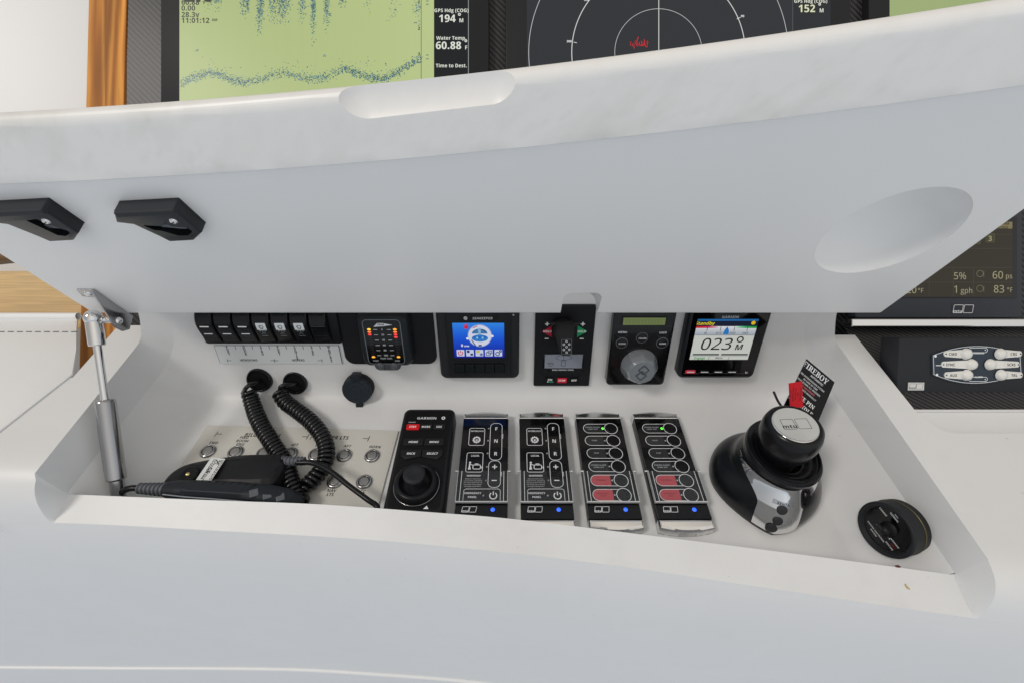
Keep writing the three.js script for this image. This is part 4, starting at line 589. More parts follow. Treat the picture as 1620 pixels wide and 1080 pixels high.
// ---------- microphones, cords ----------
function loft(secs, p = 2.6, n = 36) { // superellipse sections [x, yCentre, zCentre, halfWidth, halfHeight] swept along x
  const pos = [], idx = [], uv = [], m = secs.length;
  secs.forEach(([x, y, z, w, h]) => { for (let k = 0; k < n; k++) { const a = k / n * Math.PI * 2, c = Math.cos(a), s = Math.sin(a); pos.push(x, y + Math.sign(c) * Math.pow(Math.abs(c), 2 / p) * w, z + Math.sign(s) * Math.pow(Math.abs(s), 2 / p) * h); uv.push(k / n, x); } });
  for (let i = 0; i < m - 1; i++) for (let k = 0; k < n; k++) { const a = i * n + k, b = i * n + (k + 1) % n; idx.push(a, b, a + n, b, b + n, a + n); }
  [[0, 1], [m - 1, 0]].forEach(([i, f]) => { const [x, y, z] = secs[i]; pos.push(x, y, z); uv.push(0, 0); const c = pos.length / 3 - 1; for (let k = 0; k < n; k++) { const a = i * n + k, b = i * n + (k + 1) % n; f ? idx.push(c, b, a) : idx.push(c, a, b); } });
  const g = new THREE.BufferGeometry(); g.setAttribute('position', new THREE.Float32BufferAttribute(pos, 3)); g.setAttribute('uv', new THREE.Float32BufferAttribute(uv, 2)); g.setIndex(idx); return toCreasedNormals(g.toNonIndexed(), 0.75);
}
const ribbed = (x0, x1, r0, r1, n) => { const s = []; for (let k = 0; k <= n * 4; k++) { const t = k / (n * 4), r = r0 + (r1 - r0) * t, d = k % 4 < 2 ? 1 : 0.8; s.push([x0 + (x1 - x0) * t, 0, 0, r * d, r * d]); } return loft(s, 2, 20); };
{
  // back of a hand microphone turned up, cable leaving to the right
  const t = onFloor('hand_microphone', 'black hand microphone lying face down with a white approval sticker', 'microphone', -0.330, -0.2865);
  t.rotation.order = 'YXZ'; t.rotation.y = -1.5 * D;
  const mic = M(lin(0.013, 0.014, 0.016), 0.42);
  const out = [[-0.071, -0.012], [-0.069, 0.001], [-0.058, 0.0115], [-0.02, 0.0195], [0.04, 0.0235], [0.058, 0.0225], [0.064, 0.016], [0.066, -0.004], [0.061, -0.0175], [0.045, -0.0215], [-0.02, -0.021], [-0.06, -0.0185]];
  const s = new THREE.Shape(new THREE.CatmullRomCurve3(out.map(([a, b]) => V(a, b, 0)), true, 'centripetal').getPoints(72).slice(0, -1).map((p) => V2(p.x, p.y)));
  const g = slab(s, 0.034, 0.009, 5); { const p = g.attributes.position; for (let i = 0; i < p.count; i++) { const k = (p.getX(i) + 0.07) / 0.136; p.setZ(i, p.getZ(i) * (0.66 + 0.34 * Math.min(1, k * 1.6))); } }
  part(t, 'body', toCreasedNormals(g, 0.7), mic);
  const tilt = 0;
  const st = part(t, 'sticker', sheet(rrect(0.0185, 0.03, 0.001), 0.0185, 0.03), ink(print(18.5, 30, 16, '#dcdfe0', (x) => { x.save(); x.rotate(Math.PI / 2); const K = '#1a1b1d'; txt(x, 'CE', 1, 1.5, 6.5, K); txt(x, '0191', 9, 4, 2.4, K); line(x, [[-12, -6], [-7, 0]], K, 0.9); line(x, [[-7, -6], [-12, 0]], K, 0.9); line(x, [[-12.6, -3.6], [-6.4, -3.6]], K, 0.7); for (let r = 0; r < 5; r++) { let q = -13; while (q < 12.5) { const l = 0.8 + rnd() * 2.4; rr(x, q + l / 2, -8 + (r < 2 ? r * 1.8 : 12.6 - 4 + (r - 2) * 1.7), l, 0.95, 0, K); q += l + 0.6 + rnd() * 0.5; } } x.restore(); }), 0.45), [-0.015, -0.001, 0.0326], [0.03, -0.06, -0.1]);
  part(t, 'screw_boss', lathe([[0.0105, 0], [0.0105, 0.0022], [0.008, 0.003], [0.007, 0.0018], [0, 0.0018]], 28), black, [-0.0385, -0.006, 0.0282]); part(t, 'screw', lathe([[0, 0.0014], [0.0016, 0.0012], [0.0024, 0]], 16), M(lin(0.75, 0.6, 0.3), 0.3, { metalness: 1 }), [-0.04, -0.006, 0.0302]);
  part(t, 'strain_relief', ribbed(0.058, 0.088, 0.0064, 0.0052, 7), greyRubber, [-0.003, 0.0135, 0.0275], [0, 0.02, 0.04]);
  part(t, 'cord', capTube([V(0.078, 0.014, 0.0275), V(0.095, 0.013, 0.029), V(0.118, 0.004, 0.03), V(0.148, -0.015, 0.028), V(0.172, -0.0295, 0.026), V(0.184, -0.0365, 0.023), V(0.183, -0.0425, 0.022), V(0.172, -0.0415, 0.021)], 0.0031, 60, 10), M(lin(0.012, 0.012, 0.014), 0.25));
}
{
  const t = onFloor('slim_microphone', 'slim ribbed black microphone lying against the front ledge', 'microphone', -0.341, -0.2605, 0.010);
  t.rotation.order = 'YXZ'; t.rotation.y = -3.2 * D;
  const s = [[-0.045, 0, 0.018, 0.0075, 0.0075], [-0.035, 0, 0.0175, 0.0095, 0.0105], [-0.01, 0, 0.0165, 0.011, 0.0145], [0.02, 0, 0.016, 0.0115, 0.0155], [0.05, 0, 0.0155, 0.0115, 0.015], [0.08, 0, 0.014, 0.011, 0.0125], [0.1, 0, 0.011, 0.009, 0.009], [0.108, 0, 0.0095, 0.005, 0.005]];
  const crv = new THREE.CatmullRomCurve3(s.map((q) => V(q[0], q[2], q[3]))), crv2 = new THREE.CatmullRomCurve3(s.map((q) => V(q[0], q[4], 0))), fine = [];
  for (let k = 0; k <= 40; k++) { const a = crv.getPoint(k / 40), b = crv2.getPoint(k / 40); fine.push([a.x, 0, a.y, a.z, b.y]); }
  part(t, 'body', loft(fine, 2.6), M(lin(0.018, 0.022, 0.028), 0.45));
  part(t, 'side_line', tube([V(-0.04, -0.0085, 0.024), V(-0.01, -0.0112, 0.0262), V(0.02, -0.0118, 0.0265), V(0.06, -0.0118, 0.0235), V(0.095, -0.0095, 0.0155)], 0.0007, 40, 6), M(lin(0.3, 0.33, 0.36), 0.4));
  for (let k = 0; k < 9; k++) { const x = -0.012 + k * 0.0085; part(t, 'grip_rib', new RoundedBoxGeometry(0.0018, 0.0115, 0.0022, 2, 0.0008), M(lin(0.011, 0.013, 0.016), 0.5), [x, 0.002, 0.0305 - Math.abs(k - 3.5) * 0.0003], [0, 0, -0.55]); }
  for (let k = 0; k < 3; k++) part(t, 'grey_key', new RoundedBoxGeometry(0.009, 0.009, 0.003, 2, 0.001), greyRubber, [0.062 + k * 0.0135, -0.004, 0.0285 - k * 0.003], [0, 0.16, 0.5]);
  part(t, 'strain_relief', ribbed(-0.075, -0.036, 0.006, 0.0085, 8), greyRubber, [0, 0, 0.0185]);
  part(t, 'cord', capTube([V(-0.07, 0, 0.0185), V(-0.085, -0.001, 0.019), V(-0.096, -0.004, 0.014), V(-0.098, -0.008, 0.006)], 0.0035, 24, 10), M(lin(0.012, 0.012, 0.014), 0.3));
}
function coil(name, label, pts, lead, rc, rw, pitch) {
  const t = thing(name, label, 'cord', [0, 0, 0], 0, 'coiled microphone cords'), base = new THREE.CatmullRomCurve3(pts), L = base.getLength(), turns = Math.round(L / pitch), N = turns * 14, fr = base.computeFrenetFrames(N), h = [];
  for (let i = 0; i <= N; i++) { const p = base.getPointAt(i / N), a = i / 14 * Math.PI * 2, e = Math.min(1, (N - i) / 20) * (0.96 + 0.05 * Math.sin(i * 0.013)); h.push(p.addScaledVector(fr.normals[i], Math.cos(a) * rc * e).addScaledVector(fr.binormals[i], Math.sin(a) * rc * e)); }
  const c = new THREE.CatmullRomCurve3(h); c.arcLengthDivisions = N * 3;
  const m = M(lin(0.008, 0.0085, 0.01), 0.22, { clearcoat: 0.5, clearcoatRoughness: 0.2 });
  part(t, 'coil', new THREE.TubeGeometry(c, Math.round(N * 0.9), rw, 7), m);
  part(t, 'lead', tube([...lead, h[0]], rw * 1.05, 24, 8), m);
}
const inW = (i, off) => V(...wallAt(groms[i][0] + 0.003, groms[i][1] + 0.001, off));
coil('coiled_cord', 'black coiled cord running from its grommet down beside the microphone body', [V(-0.3585, 0.0245, -0.412), V(-0.351, 0.0155, -0.398), V(-0.332, 0.0125, -0.3705), V(-0.302, 0.0125, -0.3366), V(-0.2727, 0.0135, -0.3048), V(-0.2545, 0.0135, -0.2775), V(-0.240, 0.0125, -0.259), V(-0.231, 0.0125, -0.250)], [inW(0, -0.016), inW(0, 0.004), V(-0.353, 0.038, -0.409)], 0.0084, 0.0028, 0.0061);
coil('coiled_cord', 'black coiled cord curving across the push buttons to the nav light key', [V(-0.319, 0.0225, -0.4135), V(-0.309, 0.0145, -0.402), V(-0.2925, 0.0125, -0.391), V(-0.2656, 0.0125, -0.3713), V(-0.2413, 0.013, -0.3462), V(-0.2285, 0.0135, -0.3227), V(-0.2265, 0.0135, -0.3005), V(-0.2345, 0.0135, -0.281), V(-0.241, 0.0145, -0.270)], [inW(1, -0.016), inW(1, 0.004), V(-0.309, 0.036, -0.411)], 0.0084, 0.0028, 0.0061);
// ---------- gas strut, bracket, clips on the lid ----------
const lidAt = (x, y, z = 0) => V(x, y, z).applyAxisAngle(V(1, 0, 0), LIDR).add(LID).toArray();
const onLid = (name, label, cat, x, y, z, group) => thing(name, label, cat, lidAt(x, y, z), LIDR, group);
{
  const t = onLid('strut_bracket', 'bent stainless bracket screwed to the lid corner above the gas strut', 'bracket', -0.439, 0.0, 0.0);
  part(t, 'flange', slab((() => { const q = poly([[-0.0215, 0.0395], [-0.0175, 0.0515], [0, 0.0515], [0, 0.034]]); return q; })(), 0.0016, 0.0004), steel);
  part(t, 'web', slab(poly([[0.0515, 0.0004], [0.0515, 0.004], [0.010, 0.0235], [0.0, 0.0225], [-0.007, 0.016], [-0.004, 0.0004]]), 0.0018, 0.0004).applyMatrix4(new THREE.Matrix4().makeBasis(V(0, 1, 0), V(0, 0, 1), V(1, 0, 0))), steel, [-0.001, 0, 0]);
  part(t, 'screw', lathe([[0, 0.0022], [0.0022, 0.002], [0.0038, 0.0006], [0.004, 0]], 20), chrome, [-0.0105, 0.0445, 0.0016]);
  part(t, 'bolt', lathe([[0, 0.003], [0.0025, 0.0027], [0.004, 0.001], [0.0042, 0]], 20).rotateY(Math.PI / 2), chrome, [0.001, 0.0105, 0.0148]);
  part(t, 'stud', cyl(0.0034, 0.0034, 0.019, 16).rotateY(-Math.PI / 2), chrome, [-0.001, 0.0125, 0.0152]);
}
{
  const A = V(-0.4604, 0.1733, -0.3866), B = V(-0.4415, 0.0215, -0.2616), t = thing('gas_strut', 'stainless gas strut holding the lid open at its corner', 'strut', B.toArray());
  const d = A.clone().sub(B), L = d.length(); t.quaternion.setFromUnitVectors(V(0, 0, 1), d.normalize());
  part(t, 'lower_end', cyl(0.0068, 0.007, L * 0.1, 32), steel, [0, 0, -0.004]);
  part(t, 'cylinder', lathe([[0, L * 0.085], [0.0088, L * 0.085], [0.0094, L * 0.092], [0.0094, L * 0.525], [0.0086, L * 0.54], [0.006, L * 0.543], [0, L * 0.543]], 44), steel);
  part(t, 'rod', cyl(0.0039, 0.0039, L * 0.37, 28), chrome, [0, 0, L * 0.535]);
  part(t, 'collar', lathe([[0, 0.0], [0.0074, 0], [0.0078, 0.0012], [0.0078, L * 0.13], [0.006, L * 0.145]], 36), chrome, [0, 0, L * 0.845]);
  part(t, 'ball_socket', new THREE.SphereGeometry(0.0088, 32, 24), chrome, [0, 0, L]);
  part(t, 'label', surf((u, v) => { const a = -0.9 - u * 0.75 - 1.2; return V(Math.cos(a) * 0.00955, Math.sin(a) * 0.00955, L * (0.14 + v * 0.27)); }, 10, 2), M(lin(0.62, 0.63, 0.63), 0.5));
}
{
  const clip = (name, label, dx, slot) => {
    const t = onLid('microphone_clip', label, 'clip', -0.2915 + dx, 0.159, 0.0, 'microphone clips under the lid');
    t.scale.set(0.93, 0.86, 1);
    const P = [[-0.0265, 0.0205], [0.0275, 0.0245], [0.0325, -0.0085], [0.019, -0.0195], [-0.004, -0.0215], [-0.009, -0.013], [-0.0205, 0.0035], [-0.034, 0.0065]], m = M(lin(0.012, 0.014, 0.017), 0.35, { clearcoat: 0.3, clearcoatRoughness: 0.2 });
    part(t, 'back_plate', slab(poly(P), 0.0045, 0.0012), m);
    const s = poly(P), hole = new THREE.Path(); slot.forEach(([a, b], i) => (i ? hole.lineTo(a, b) : hole.moveTo(a, b))); s.holes.push(hole);
    part(t, 'front_plate', slab(s, 0.0075, 0.0018, 3), m, [0, 0, 0.0047]);
    part(t, 'top_rail', new RoundedBoxGeometry(0.054, 0.006, 0.0136, 3, 0.0015), M(lin(0.03, 0.035, 0.04), 0.6), [0.001, 0.0200, 0.0072], [0, 0, 0.07]);
    part(t, 'tongue', new RoundedBoxGeometry(0.022, 0.0045, 0.004, 2, 0.001), M(lin(0.16, 0.18, 0.2), 0.35), [0.008, -0.0045, 0.0062], [0, 0, -0.12]);
    const sc = part(t, 'screw', lathe([[0, 0.0018], [0.0022, 0.0016], [0.0036, 0]], 20), chrome, [0.0175, 0.0085, 0.0120]); part(sc, 'screw_slot', new THREE.BoxGeometry(0.0036, 0.0008, 0.0005), black, [0, 0, 0.0017], [0, 0, 0.5]);
    return t;
  };
  clip('microphone_clip', 'black clip with a keyhole slot fixed inside the lid', 0, [[-0.012, -0.0015], [-0.0145, 0.0025], [-0.0125, 0.0055], [-0.009, 0.0045], [0.003, 0.0035], [0.0085, 0.0085], [0.0125, 0.003], [0.0265, 0.0005], [0.0275, -0.007], [0.019, -0.0135], [0.009, -0.0135], [-0.002, -0.0065], [-0.008, -0.0055]]);
  clip('microphone_clip', 'black clip with a square stepped slot fixed inside the lid', -0.1035, [[-0.0015, 0.0105], [0.012, 0.0135], [0.0225, 0.0], [0.0275, -0.004], [0.0265, -0.0095], [0.018, -0.0145], [0.01, -0.0125]]);
}
// ---------- chartplotters on the dashboard ----------
const DZ = 0.62, dpx = (u) => (u - 810) / 720 * DZ, dpy = (v) => (540 - v) / 720 * DZ;
function plotter(label, u0, u1, s0, s1, draw) {
  const w = dpx(u1) - dpx(u0), sw = dpx(s1) - dpx(s0), sh = 0.226, t = thing('chartplotter', label, 'display', dashAt(DZ), -PITCH, 'chartplotters side by side on the dashboard');
  const cx = (dpx(u0) + dpx(u1)) / 2, cy = dpy(196) + sh / 2 - 0.002;
  part(t, 'bezel', slab(rrect(w, sh + 0.034, 0.004), 0.012, 0.002), M(lin(0.017, 0.018, 0.02), 0.5), [cx, cy, -0.002]);
  face(t, 'screen', sw, sh, 0.0005, 0.0104, screenMat(print(sw / mm, sh / mm, 4, '#22262a', draw), 1.2), (dpx(s0) + dpx(s1)) / 2, cy);
}
plotter('chartplotter showing a green sonar picture with blue echoes next to the teak strip', 262, 774, 292, 743, (x) => {
  // screen is 388 x 226 mm; screen pixel of the photograph = 0.861 mm
  const q = 0.8611, X = (u) => (u - 517.5) * q, Y = (v) => (v - 66.5) * q, G = (a, b, s) => { x.fillStyle = `rgb(${a})`; };
  const g = x.createLinearGradient(-194, 0, 194, 0); g.addColorStop(0, '#b0c07e'); g.addColorStop(1, '#c6d596'); x.fillStyle = g; x.fillRect(-194, -113, 388, 226);
  const echo = (cx, cy, sx, sy, n, o = 0.9) => { n *= cy < 30 ? 1.9 : 1; for (let k = 0; k < n; k++) { const a = (rnd() + rnd() + rnd() - 1.5) * sx, b = (rnd() + rnd() + rnd() - 1.5) * sy, c = rnd(); x.fillStyle = c < 0.5 ? '#2a5568' : c < 0.8 ? '#35708c' : c < 0.95 ? '#1f4fa0' : '#b7b428'; x.globalAlpha = o; x.fillRect(X(cx + a), Y(cy + b), 0.6 + rnd() * 1.0, 0.5 + rnd() * 0.6); } x.globalAlpha = 1; };
  [[352, 2, 6, 20, 60], [392, 2, 5, 30, 110], [398, 14, 3, 14, 40], [417, 8, 6, 44, 230], [436, 2, 7, 34, 160], [452, 6, 12, 34, 300], [483, 2, 6, 34, 140], [500, 16, 4, 50, 170], [521, 6, 5, 42, 150], [545, -4, 6, 24, 90], [340, 2, 10, 20, 60], [585, 14, 8, 16, 14], [625, 18, 10, 20, 16], [662, 18, 6, 26, 40]].forEach((e) => echo(...e));
  const bot = lerpTab([[292, 140], [320, 126], [345, 122], [385, 135], [420, 132], [450, 122], [490, 130], [520, 128], [545, 116], [570, 122], [600, 131], [625, 124], [650, 108], [668, 98]]);
  for (let u = 292; u < 668; u += 2) echo(u, bot(u), 5, 7, u > 545 ? 13 : u < 400 ? 13 : 8); for (let u = 330; u < 620; u += 6) echo(u, bot(u) - 10 + 6 * Math.sin(u * 0.05), 6, 14, 2); echo(318, 86, 3, 2, 6); echo(518, 95, 3, 2, 6);
  const K = '#1b2413'; txt(x, '2.0', X(298), Y(-1), 30, K, { align: 'left' }); txt(x, 'f', X(347), Y(4), 13, K, { align: 'left' }); [['60.88', 'F', 12], ['0.00', 'f', 21], ['28.3v', '', 31], ['11:01:12', 'A', 40]].forEach(([s, e, v]) => { txt(x, s, X(295), Y(v), 9.8, K, { align: 'left' }); });
  txt(x, 'F', X(331), Y(12), 6, K); txt(x, 'AM', X(347), Y(39), 5, K);
  line(x, [[X(668.5), -113], [X(668.5), 113]], '#4f5b3a', 0.7); [['1', 11], ['2', 52], ['3', 92]].forEach(([s, v]) => txt(x, s, X(665), Y(v), 6, K)); for (const v of [10, 15, 94, 100]) rr(x, X(678), Y(v), 3.4, 0.9, 0, '#39566a');
  x.fillStyle = '#0f1418'; x.fillRect(X(688.5), -113, 60, 226); const W = '#eef2e4'; line(x, [[X(742), -113], [X(742), 113]], '#9aa0a0', 1); txt(x, 'GPS Hdg (COG)', X(715.5), Y(25), 6.6, W); txt(x, '194', X(709), Y(37), 14, W); txt(x, '°', X(728), Y(34), 12, W); txt(x, 'M', X(731), Y(39.5), 7, W); txt(x, 'Water Temp.', X(715.5), Y(68), 6.6, W); txt(x, '60.88', X(711), Y(79), 14, W); txt(x, '°', X(738), Y(75), 11, W); txt(x, 'F', X(738.5), Y(82), 7, W); txt(x, 'Time to Dest.', X(715.5), Y(111), 6.6, W);
});
plotter('chartplotter showing a dark radar screen with white range rings', 800, 1338, 833, 1306, (x) => {
  const q = 0.8611, X = (u) => (u - 1069.5) * q, Y = (v) => (v - 66.5) * q; x.fillStyle = '#2b2f33'; x.fillRect(-210, -113, 420, 226);
  x.strokeStyle = '#e8ebe6'; [[68, 0.6], [135, 1.1], [202, 0.7]].forEach(([r, w]) => { x.lineWidth = w; x.beginPath(); x.arc(X(1038), Y(90), r * q, 0, 7); x.stroke(); }); line(x, [[X(1038.5), -113], [X(1038.5), Y(90)]], '#d9dcd4', 1.2);
  txt(x, '330', X(926), Y(8), 4.2, '#fff'); txt(x, '300', X(899), Y(72.5), 4.2, '#fff'); txt(x, '90', X(1169), Y(33.5), 4.2, '#fff'); line(x, [[X(906), Y(74)], [X(911), Y(75)]], '#fff', 0.8); line(x, [[X(1160), Y(38)], [X(1166), Y(35)]], '#fff', 0.8);
  for (let k = 0; k < 30; k++) { const a = X(993 + rnd() * 30), b = Y(81 - rnd() * 10 * (a > X(1002) ? 1 : 0.3)); line(x, [[a, b], [a + (rnd() - 0.3) * 5, b + (rnd() - 0.62) * 11]], '#d8242e', 0.5 + rnd() * 0.8); }
  x.fillStyle = '#25292d'; x.fillRect(X(1248), -113, 60, 226); line(x, [[X(1247), -113], [X(1247), 113]], '#5a6062', 0.8); const W = '#eceedd'; txt(x, 'GPS Hdg (COG)', X(1275), Y(10), 6.4, W); txt(x, '152', X(1269), Y(21.5), 14, '#e9ecc4'); txt(x, '°', X(1289), Y(18), 11, W); txt(x, 'M', X(1292), Y(24), 7, W);
});
plotter('chartplotter with a plain green screen beyond the radar display', 1366, 1850, 1398, 1818, (x) => { x.fillStyle = '#a5b67c'; x.fillRect(-200, -113, 400, 226); line(x, [[-160, -56], [-120, -56], [-108, -52], [-90, -56]], '#3c4a2a', 1.2); });
// ---------- engine display and key switch panel on the side pod ----------
{
  const Z = 0.598, px = (u) => (u - 810) / 720 * Z, py = (v) => (540 - v) / 720 * Z, t = thing('engine_display', 'engine display with readings in a grey bezel above a chrome strip', 'display', dashAt(Z), -PITCH);
  const w = px(1616) - px(1352), h = py(330) - py(503), cx = (px(1616) + px(1352)) / 2, cy = (py(330) + py(503)) / 2;
  part(t, 'bezel', slab(rrect(w, h, 0.004), 0.014, 0.002), M(lin(0.04, 0.045, 0.055), 0.45), [cx, cy, -0.012]);
  const sw = px(1598) - px(1362), sh = py(352) - py(470), sx = (px(1598) + px(1362)) / 2, sy = (py(352) + py(470)) / 2;
  part(t, 'screen_frame', slab(rrect(px(1606) - px(1358), py(344) - py(472), 0.002), 0.001, 0.0003), blackGloss, [(px(1606) + px(1358)) / 2, (py(344) + py(472)) / 2, 0.002]);
  face(t, 'screen', sw, sh, 0.0004, 0.0033, screenMat(print(sw / mm, sh / mm, 8, '#4a4535', (x) => {
    const q = 0.8306, X = (u) => (u - 1480) * q, Y = (v) => (v - 411) * q, W = '#e6dcae', L = '#7d7660'; x.strokeStyle = L;
    for (const v of [372, 394, 424, 447]) line(x, [[-100, Y(v)], [100, Y(v)]], '#6b6450', 0.5); for (const u of [1467, 1505, 1537]) line(x, [[X(u), Y(424)], [X(u), 50]], '#6b6450', 0.5);
    x.fillStyle = '#b8a97a'; x.fillRect(X(1562), Y(352), 30, 9); txt(x, '11:01 AM', X(1581), Y(355), 4.6, '#3a3424'); txt(x, '08/2025', X(1582), Y(361), 4.2, '#3a3424'); rr(x, X(1563), Y(377.5), 11, 11, 1, '#5d5f3c', '#8a8666', 0.5); txt(x, '3', X(1563), Y(378), 9.5, W); rr(x, X(1541), Y(380), 11, 11, 1, '#5d5f3c', '#8a8666', 0.5); txt(x, '2', X(1541), Y(380), 9.5, W);
    txt(x, '0', X(1490), Y(412), 22, W); txt(x, '5%', X(1515.5), Y(437), 12.5, W, { bold: false }); txt(x, '60', X(1575), Y(435.5), 13.5, W, { bold: false }); txt(x, 'psi', X(1594), Y(437.5), 9, W, { bold: false }); txt(x, 'psi', X(1455), Y(439), 9, W, { bold: false }); txt(x, '1', X(1509.5), Y(458), 13.5, W, { bold: false }); txt(x, 'gph', X(1526), Y(460), 9.5, W, { bold: false }); txt(x, '83', X(1577), Y(457.5), 13.5, W, { bold: false }); txt(x, '°F', X(1594), Y(459), 8.5, W, { bold: false }); txt(x, '120', X(1435), Y(459), 12.5, W, { bold: false }); txt(x, '°F', X(1453.5), Y(460), 8.5, W, { bold: false });
    x.lineWidth = 0.8; x.strokeStyle = '#a59c78'; for (const v of [433.5, 457]) { x.beginPath(); x.arc(X(1547), Y(v), 4.2, 0, 7); x.stroke(); line(x, [[X(1553), Y(v - 4)], [X(1553), Y(v + 5)]], '#a59c78', 0.7); }
  }), 0.55), sx, sy);
  face(t, 'bezel_print', 0.03, 0.014, 0.0002, 0.0023, ink(print(30, 14, 12, '#31363f', (x) => mark(x, 0, 0, 12, '#e8ebee', 0.7)), 0.45), px(1522), py(489));
  part(t, 'power_key', new THREE.TorusGeometry(0.0046, 0.0007, 8, 28), M(lin(0.7, 0.72, 0.74), 0.4), [px(1388), py(486), 0.0026]);
}
{
  const Z = 0.594, px = (u) => (u - 810) / 720 * Z, py = (v) => (540 - v) / 720 * Z, t = thing('chrome_strip', 'polished chrome strip running under the engine display', 'trim', dashAt(Z), -PITCH);
  part(t, 'strip', new RoundedBoxGeometry(0.42, py(504.5) - py(517.5), 0.009, 3, 0.002), chrome, [px(1346) + 0.21, py(511), -0.002]);
}
{
  const Z = 0.536, px = (u) => (u - 810) / 720 * Z, py = (v) => (540 - v) / 720 * Z, t = thing('key_switch_panel', 'dark panel with six white round key switches on the carbon pod', 'switch panel', dashAt(Z), -PITCH + 0.06);
  const w = 0.183, h = py(534) - py(621), cx = px(1421) + w / 2, cy = (py(534) + py(621)) / 2;
  part(t, 'box', slab(rrect(w, h, 0.0015), 0.026, 0.0012), M(lin(0.026, 0.028, 0.032), 0.6), [cx, cy, -0.024]);
  const ox = px(1543) , oy = py(576);
  const ov = new THREE.Shape(); ov.moveTo(-0.0535, 0.0115); ov.quadraticCurveTo(0, 0.0335, 0.052, 0.0115); ov.lineTo(0.0545, -0.0105); ov.quadraticCurveTo(0, -0.0345, -0.0515, -0.0125); ov.closePath();
  const pl = part(t, 'oval_plate', slab(ov, 0.0016, 0.0005, 2, 24), M(lin(0.033, 0.042, 0.055), 0.4), [ox, oy, 0.002]);
  part(pl, 'plate_print', sheet(ov, 0.108, 0.06), ink(print(108, 60, 12, '#343d49', (x) => {
    const W = '#eef1f3'; x.strokeStyle = W; x.lineWidth = 0.55; x.beginPath(); x.moveTo(-51.5, -10.6); x.quadraticCurveTo(0, -32, 50, -10.6); x.lineTo(52.6, 9.6); x.quadraticCurveTo(0, 33, -49.6, 11.4); x.closePath(); x.stroke();
    rr(x, 0.5, -16.8, 22, 5.4, 2.7, null, W, 0.6); txt(x, 'COMMAND', 0.5, -14, 2.8, W); rr(x, 2.6, 17.2, 22, 5, 2.5, null, W, 0.6); txt(x, 'ALARM', 3, 14, 2.8, W); for (const s of [-1, 1]) { dot(x, s * 48 - 1, -10, 1.5, W); dot(x, s * 48 + 2, 12, 1.5, W); line(x, [[s * 41 + 1, 1], [s * 49 + 1, 1]], W, 0.9); }
    dot(x, -8, -17, 0.7, W); dot(x, 9, -17, 0.7, W); dot(x, -6, 17.4, 0.7, W); dot(x, 11, 17.4, 0.7, W);
  }), 0.4), [0, 0, 0.0018]);
  const wm = M(lin(0.78, 0.78, 0.75), 0.35);
  [['CMD', -14.5, 12.6, -1, 24], ['CRS', 25.5, 12.6, 1, 24], ['SYNC', -7.6, 0.2, -1, 33], ['SCRS', 14.6, 0.2, 1, 33], ['AUX', -12.4, -12.2, -1, 24], ['TRL', 28, -12.2, 1, 24]].forEach(([s, x, y, d, l]) => {
    const sh = new THREE.Shape(); sh.moveTo(0, 0.0052); sh.lineTo(d * l * mm, 0.0034); sh.quadraticCurveTo(d * (l + 3.4) * mm, 0, d * l * mm, -0.0034); sh.lineTo(0, -0.0052); sh.closePath();
    const k = part(pl, 'key_switch', slab(sh, 0.0012, 0.0004), wm, [x * mm, y * mm, 0.0018]);
    part(k, 'key_dome', lathe([[0, 0.0046], [0.003, 0.0042], [0.0054, 0.0028], [0.0066, 0.0]], 28), wm, [0, 0, 0.001]);
    face(k, 'key_print', 0.015, 0.0052, 0.0002, 0.0014, ink(print(15, 5.2, 16, '#e4e4df', (q) => txt(q, s, 0, 0.3, 4.4, '#17191c')), 0.4), d * (l - 8.5) * mm, 0);
    part(k, 'key_light', cyl(0.0008, 0.0008, 0.0004, 12), M(lin(0.05, 0.05, 0.05), 0.4), [d * (l - 0.4) * mm, 0, 0.0012]);
  });
  const bd = part(t, 'maker_badge', rslab(0.0195, 0.0095, 0.001, 0.0004, 0.0002), steel, [px(1450), py(610.5), 0.002]); face(bd, 'badge_print', 0.0188, 0.0088, 0.0003, 0.00115, ink(print(18.8, 8.8, 16, '#d9d9d6', (x) => mark(x, 0, 0, 7.4, '#55585c', 0.4)), 0.3));
}
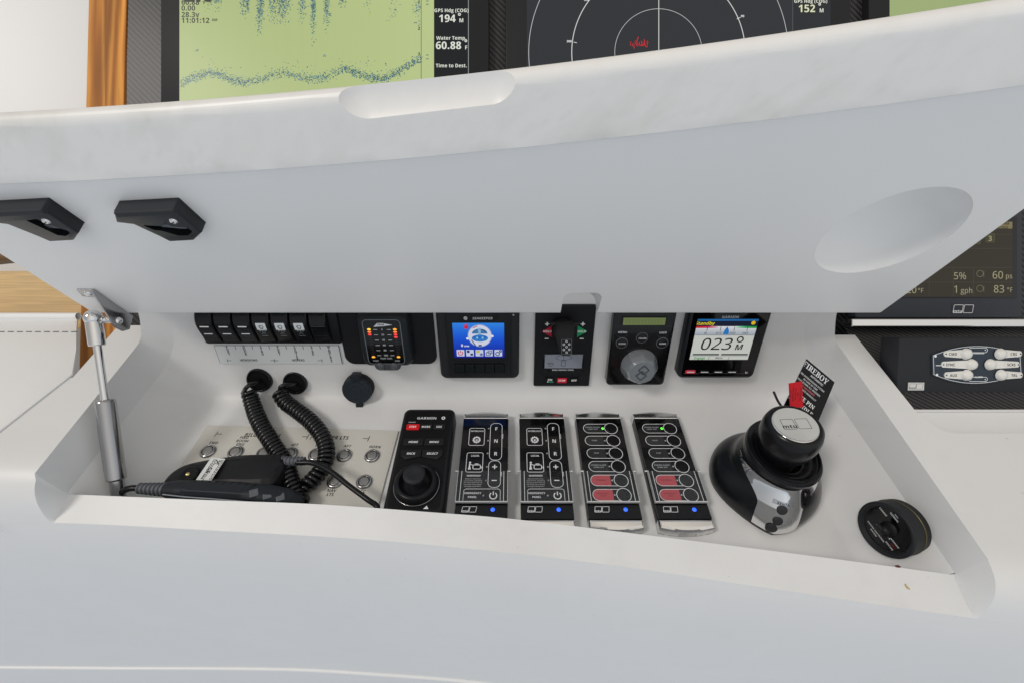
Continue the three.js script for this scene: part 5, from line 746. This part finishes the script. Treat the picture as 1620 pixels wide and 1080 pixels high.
// ---------- trim and seating to the left ----------
{
  const t = thing('teak_trim', 'varnished teak strip along the edge of the dashboard', 'trim', dashAt(0.628), -PITCH);
  const g = slab(rrect(0.0515, 0.75, 0.001), 0.012, 0.001, 2); { const p = g.attributes.position, n = g.attributes.uv; for (let i = 0; i < p.count; i++) n.setXY(i, p.getX(i), p.getY(i)); }
  part(t, 'plank', g, teak, [-0.5572, 0.25, -0.004], [0, 0, -0.0256]);
}
{
  const t = thing('white_bench', 'white upholstered side seat with a stitched seam', 'seat');
  const vinyl = M(lin(0.88, 0.89, 0.9), 0.5);
  const pts = [[-0.5265, -0.376], [-0.5485, -0.416], [-0.568, -0.445], [-0.585, -0.472], [-1.1, -0.472], [-1.1, -0.2], [-0.575, -0.2], [-0.5515, -0.292]];
  const s = poly(pts.map(([x, z]) => [x, -z])), e = slab(s, 0.0016, 0.0006, 2).rotateX(-Math.PI / 2); const p = e.attributes.position; for (let i = 0; i < p.count; i++) p.setY(i, p.getY(i) + topY(p.getZ(i)) + 0.0008); part(t, 'cushion', e, vinyl);
  part(t, 'welt', tube([V(-0.5852, topY(-0.47) + 0.0035, -0.476), V(-0.7, topY(-0.47) + 0.0035, -0.476), V(-1.1, topY(-0.47) + 0.0035, -0.476)], 0.005, 20, 8), vinyl);
  for (let k = 0; k < 13; k++) part(t, 'stitch', new RoundedBoxGeometry(0.0075, 0.0009, 0.0011, 1, 0.0003), M(lin(0.12, 0.13, 0.15), 0.8), [-0.572 - k * 0.0118, topY(-0.447) + 0.0028, -0.447]);
}
{
  const Z = 0.66, px = (u) => (u - 810) / 720 * Z, py = (v) => (540 - v) / 720 * Z, t = thing('wooden_locker', 'pale wooden locker front with a darker brown top edge behind the seat', 'locker', dashAt(Z), -PITCH);
  const ply = tex(256, (u, v) => { const n = fbm(u * 3, v * 22, 44, 24, 4), k = 0.84 + n * 0.26; return [222 * k, 188 * k, 134 * k]; }); ply.repeat.set(4, 4);
  part(t, 'front_board', new THREE.BoxGeometry(0.55, py(430) - py(520), 0.012), M(0xffffff, 0.5, { map: ply }), [px(150) - 0.275, (py(430) + py(520)) / 2, 0]);
  part(t, 'top_edge', new RoundedBoxGeometry(0.55, 0.03, 0.03, 3, 0.005), M(lin(0.17, 0.09, 0.028), 0.4), [px(150) - 0.275, py(430) + 0.0135, 0.004], [0, 0, 0.1]);
}
{
  const Z = 0.80, t = thing('cabin_wall', 'bright white cabin side wall behind the teak strip', 'wall', dashAt(Z), -PITCH, null, 'structure');
  part(t, 'panel', slab(rrect(1.2, 1.6, 0.01), 0.02, 0.003), M(lin(0.86, 0.86, 0.86), 0.45), [-1.27, 0.4, -0.02]);
}
// ---------- bits of dirt on the ledge ----------
{
  const slope = Math.atan2(0.0115, 0.031), bit = (name, label, x, y, z, pts, c, th) => { const t = thing(name, label, 'debris', [x, y, z], -Math.PI / 2 + slope); part(t, 'chip', slab(poly(pts.map(([a, b]) => [a * mm, b * mm])), th, 0.0002), M(c, 0.7)); };
  bit('paint_flake', 'small tan flake lying on the front ledge below the gauge', 0.3645, 0.0415, -0.1575, [[-1.6, 1.8], [-0.4, 2.6], [0.4, 0.4], [2, -1.6], [1.2, -2.4], [-1, -1]], lin(0.5, 0.36, 0.16), 0.0007);
  bit('dark_chip', 'tiny dark red chip at the inner edge of the front ledge', 0.3625, 0.0472, -0.1735, [[-2.6, 0.8], [0.6, 1.2], [3, -0.2], [1, -1.2], [-1.4, -0.8]], lin(0.09, 0.015, 0.012), 0.0009);
}
renderer.render(scene, camera);
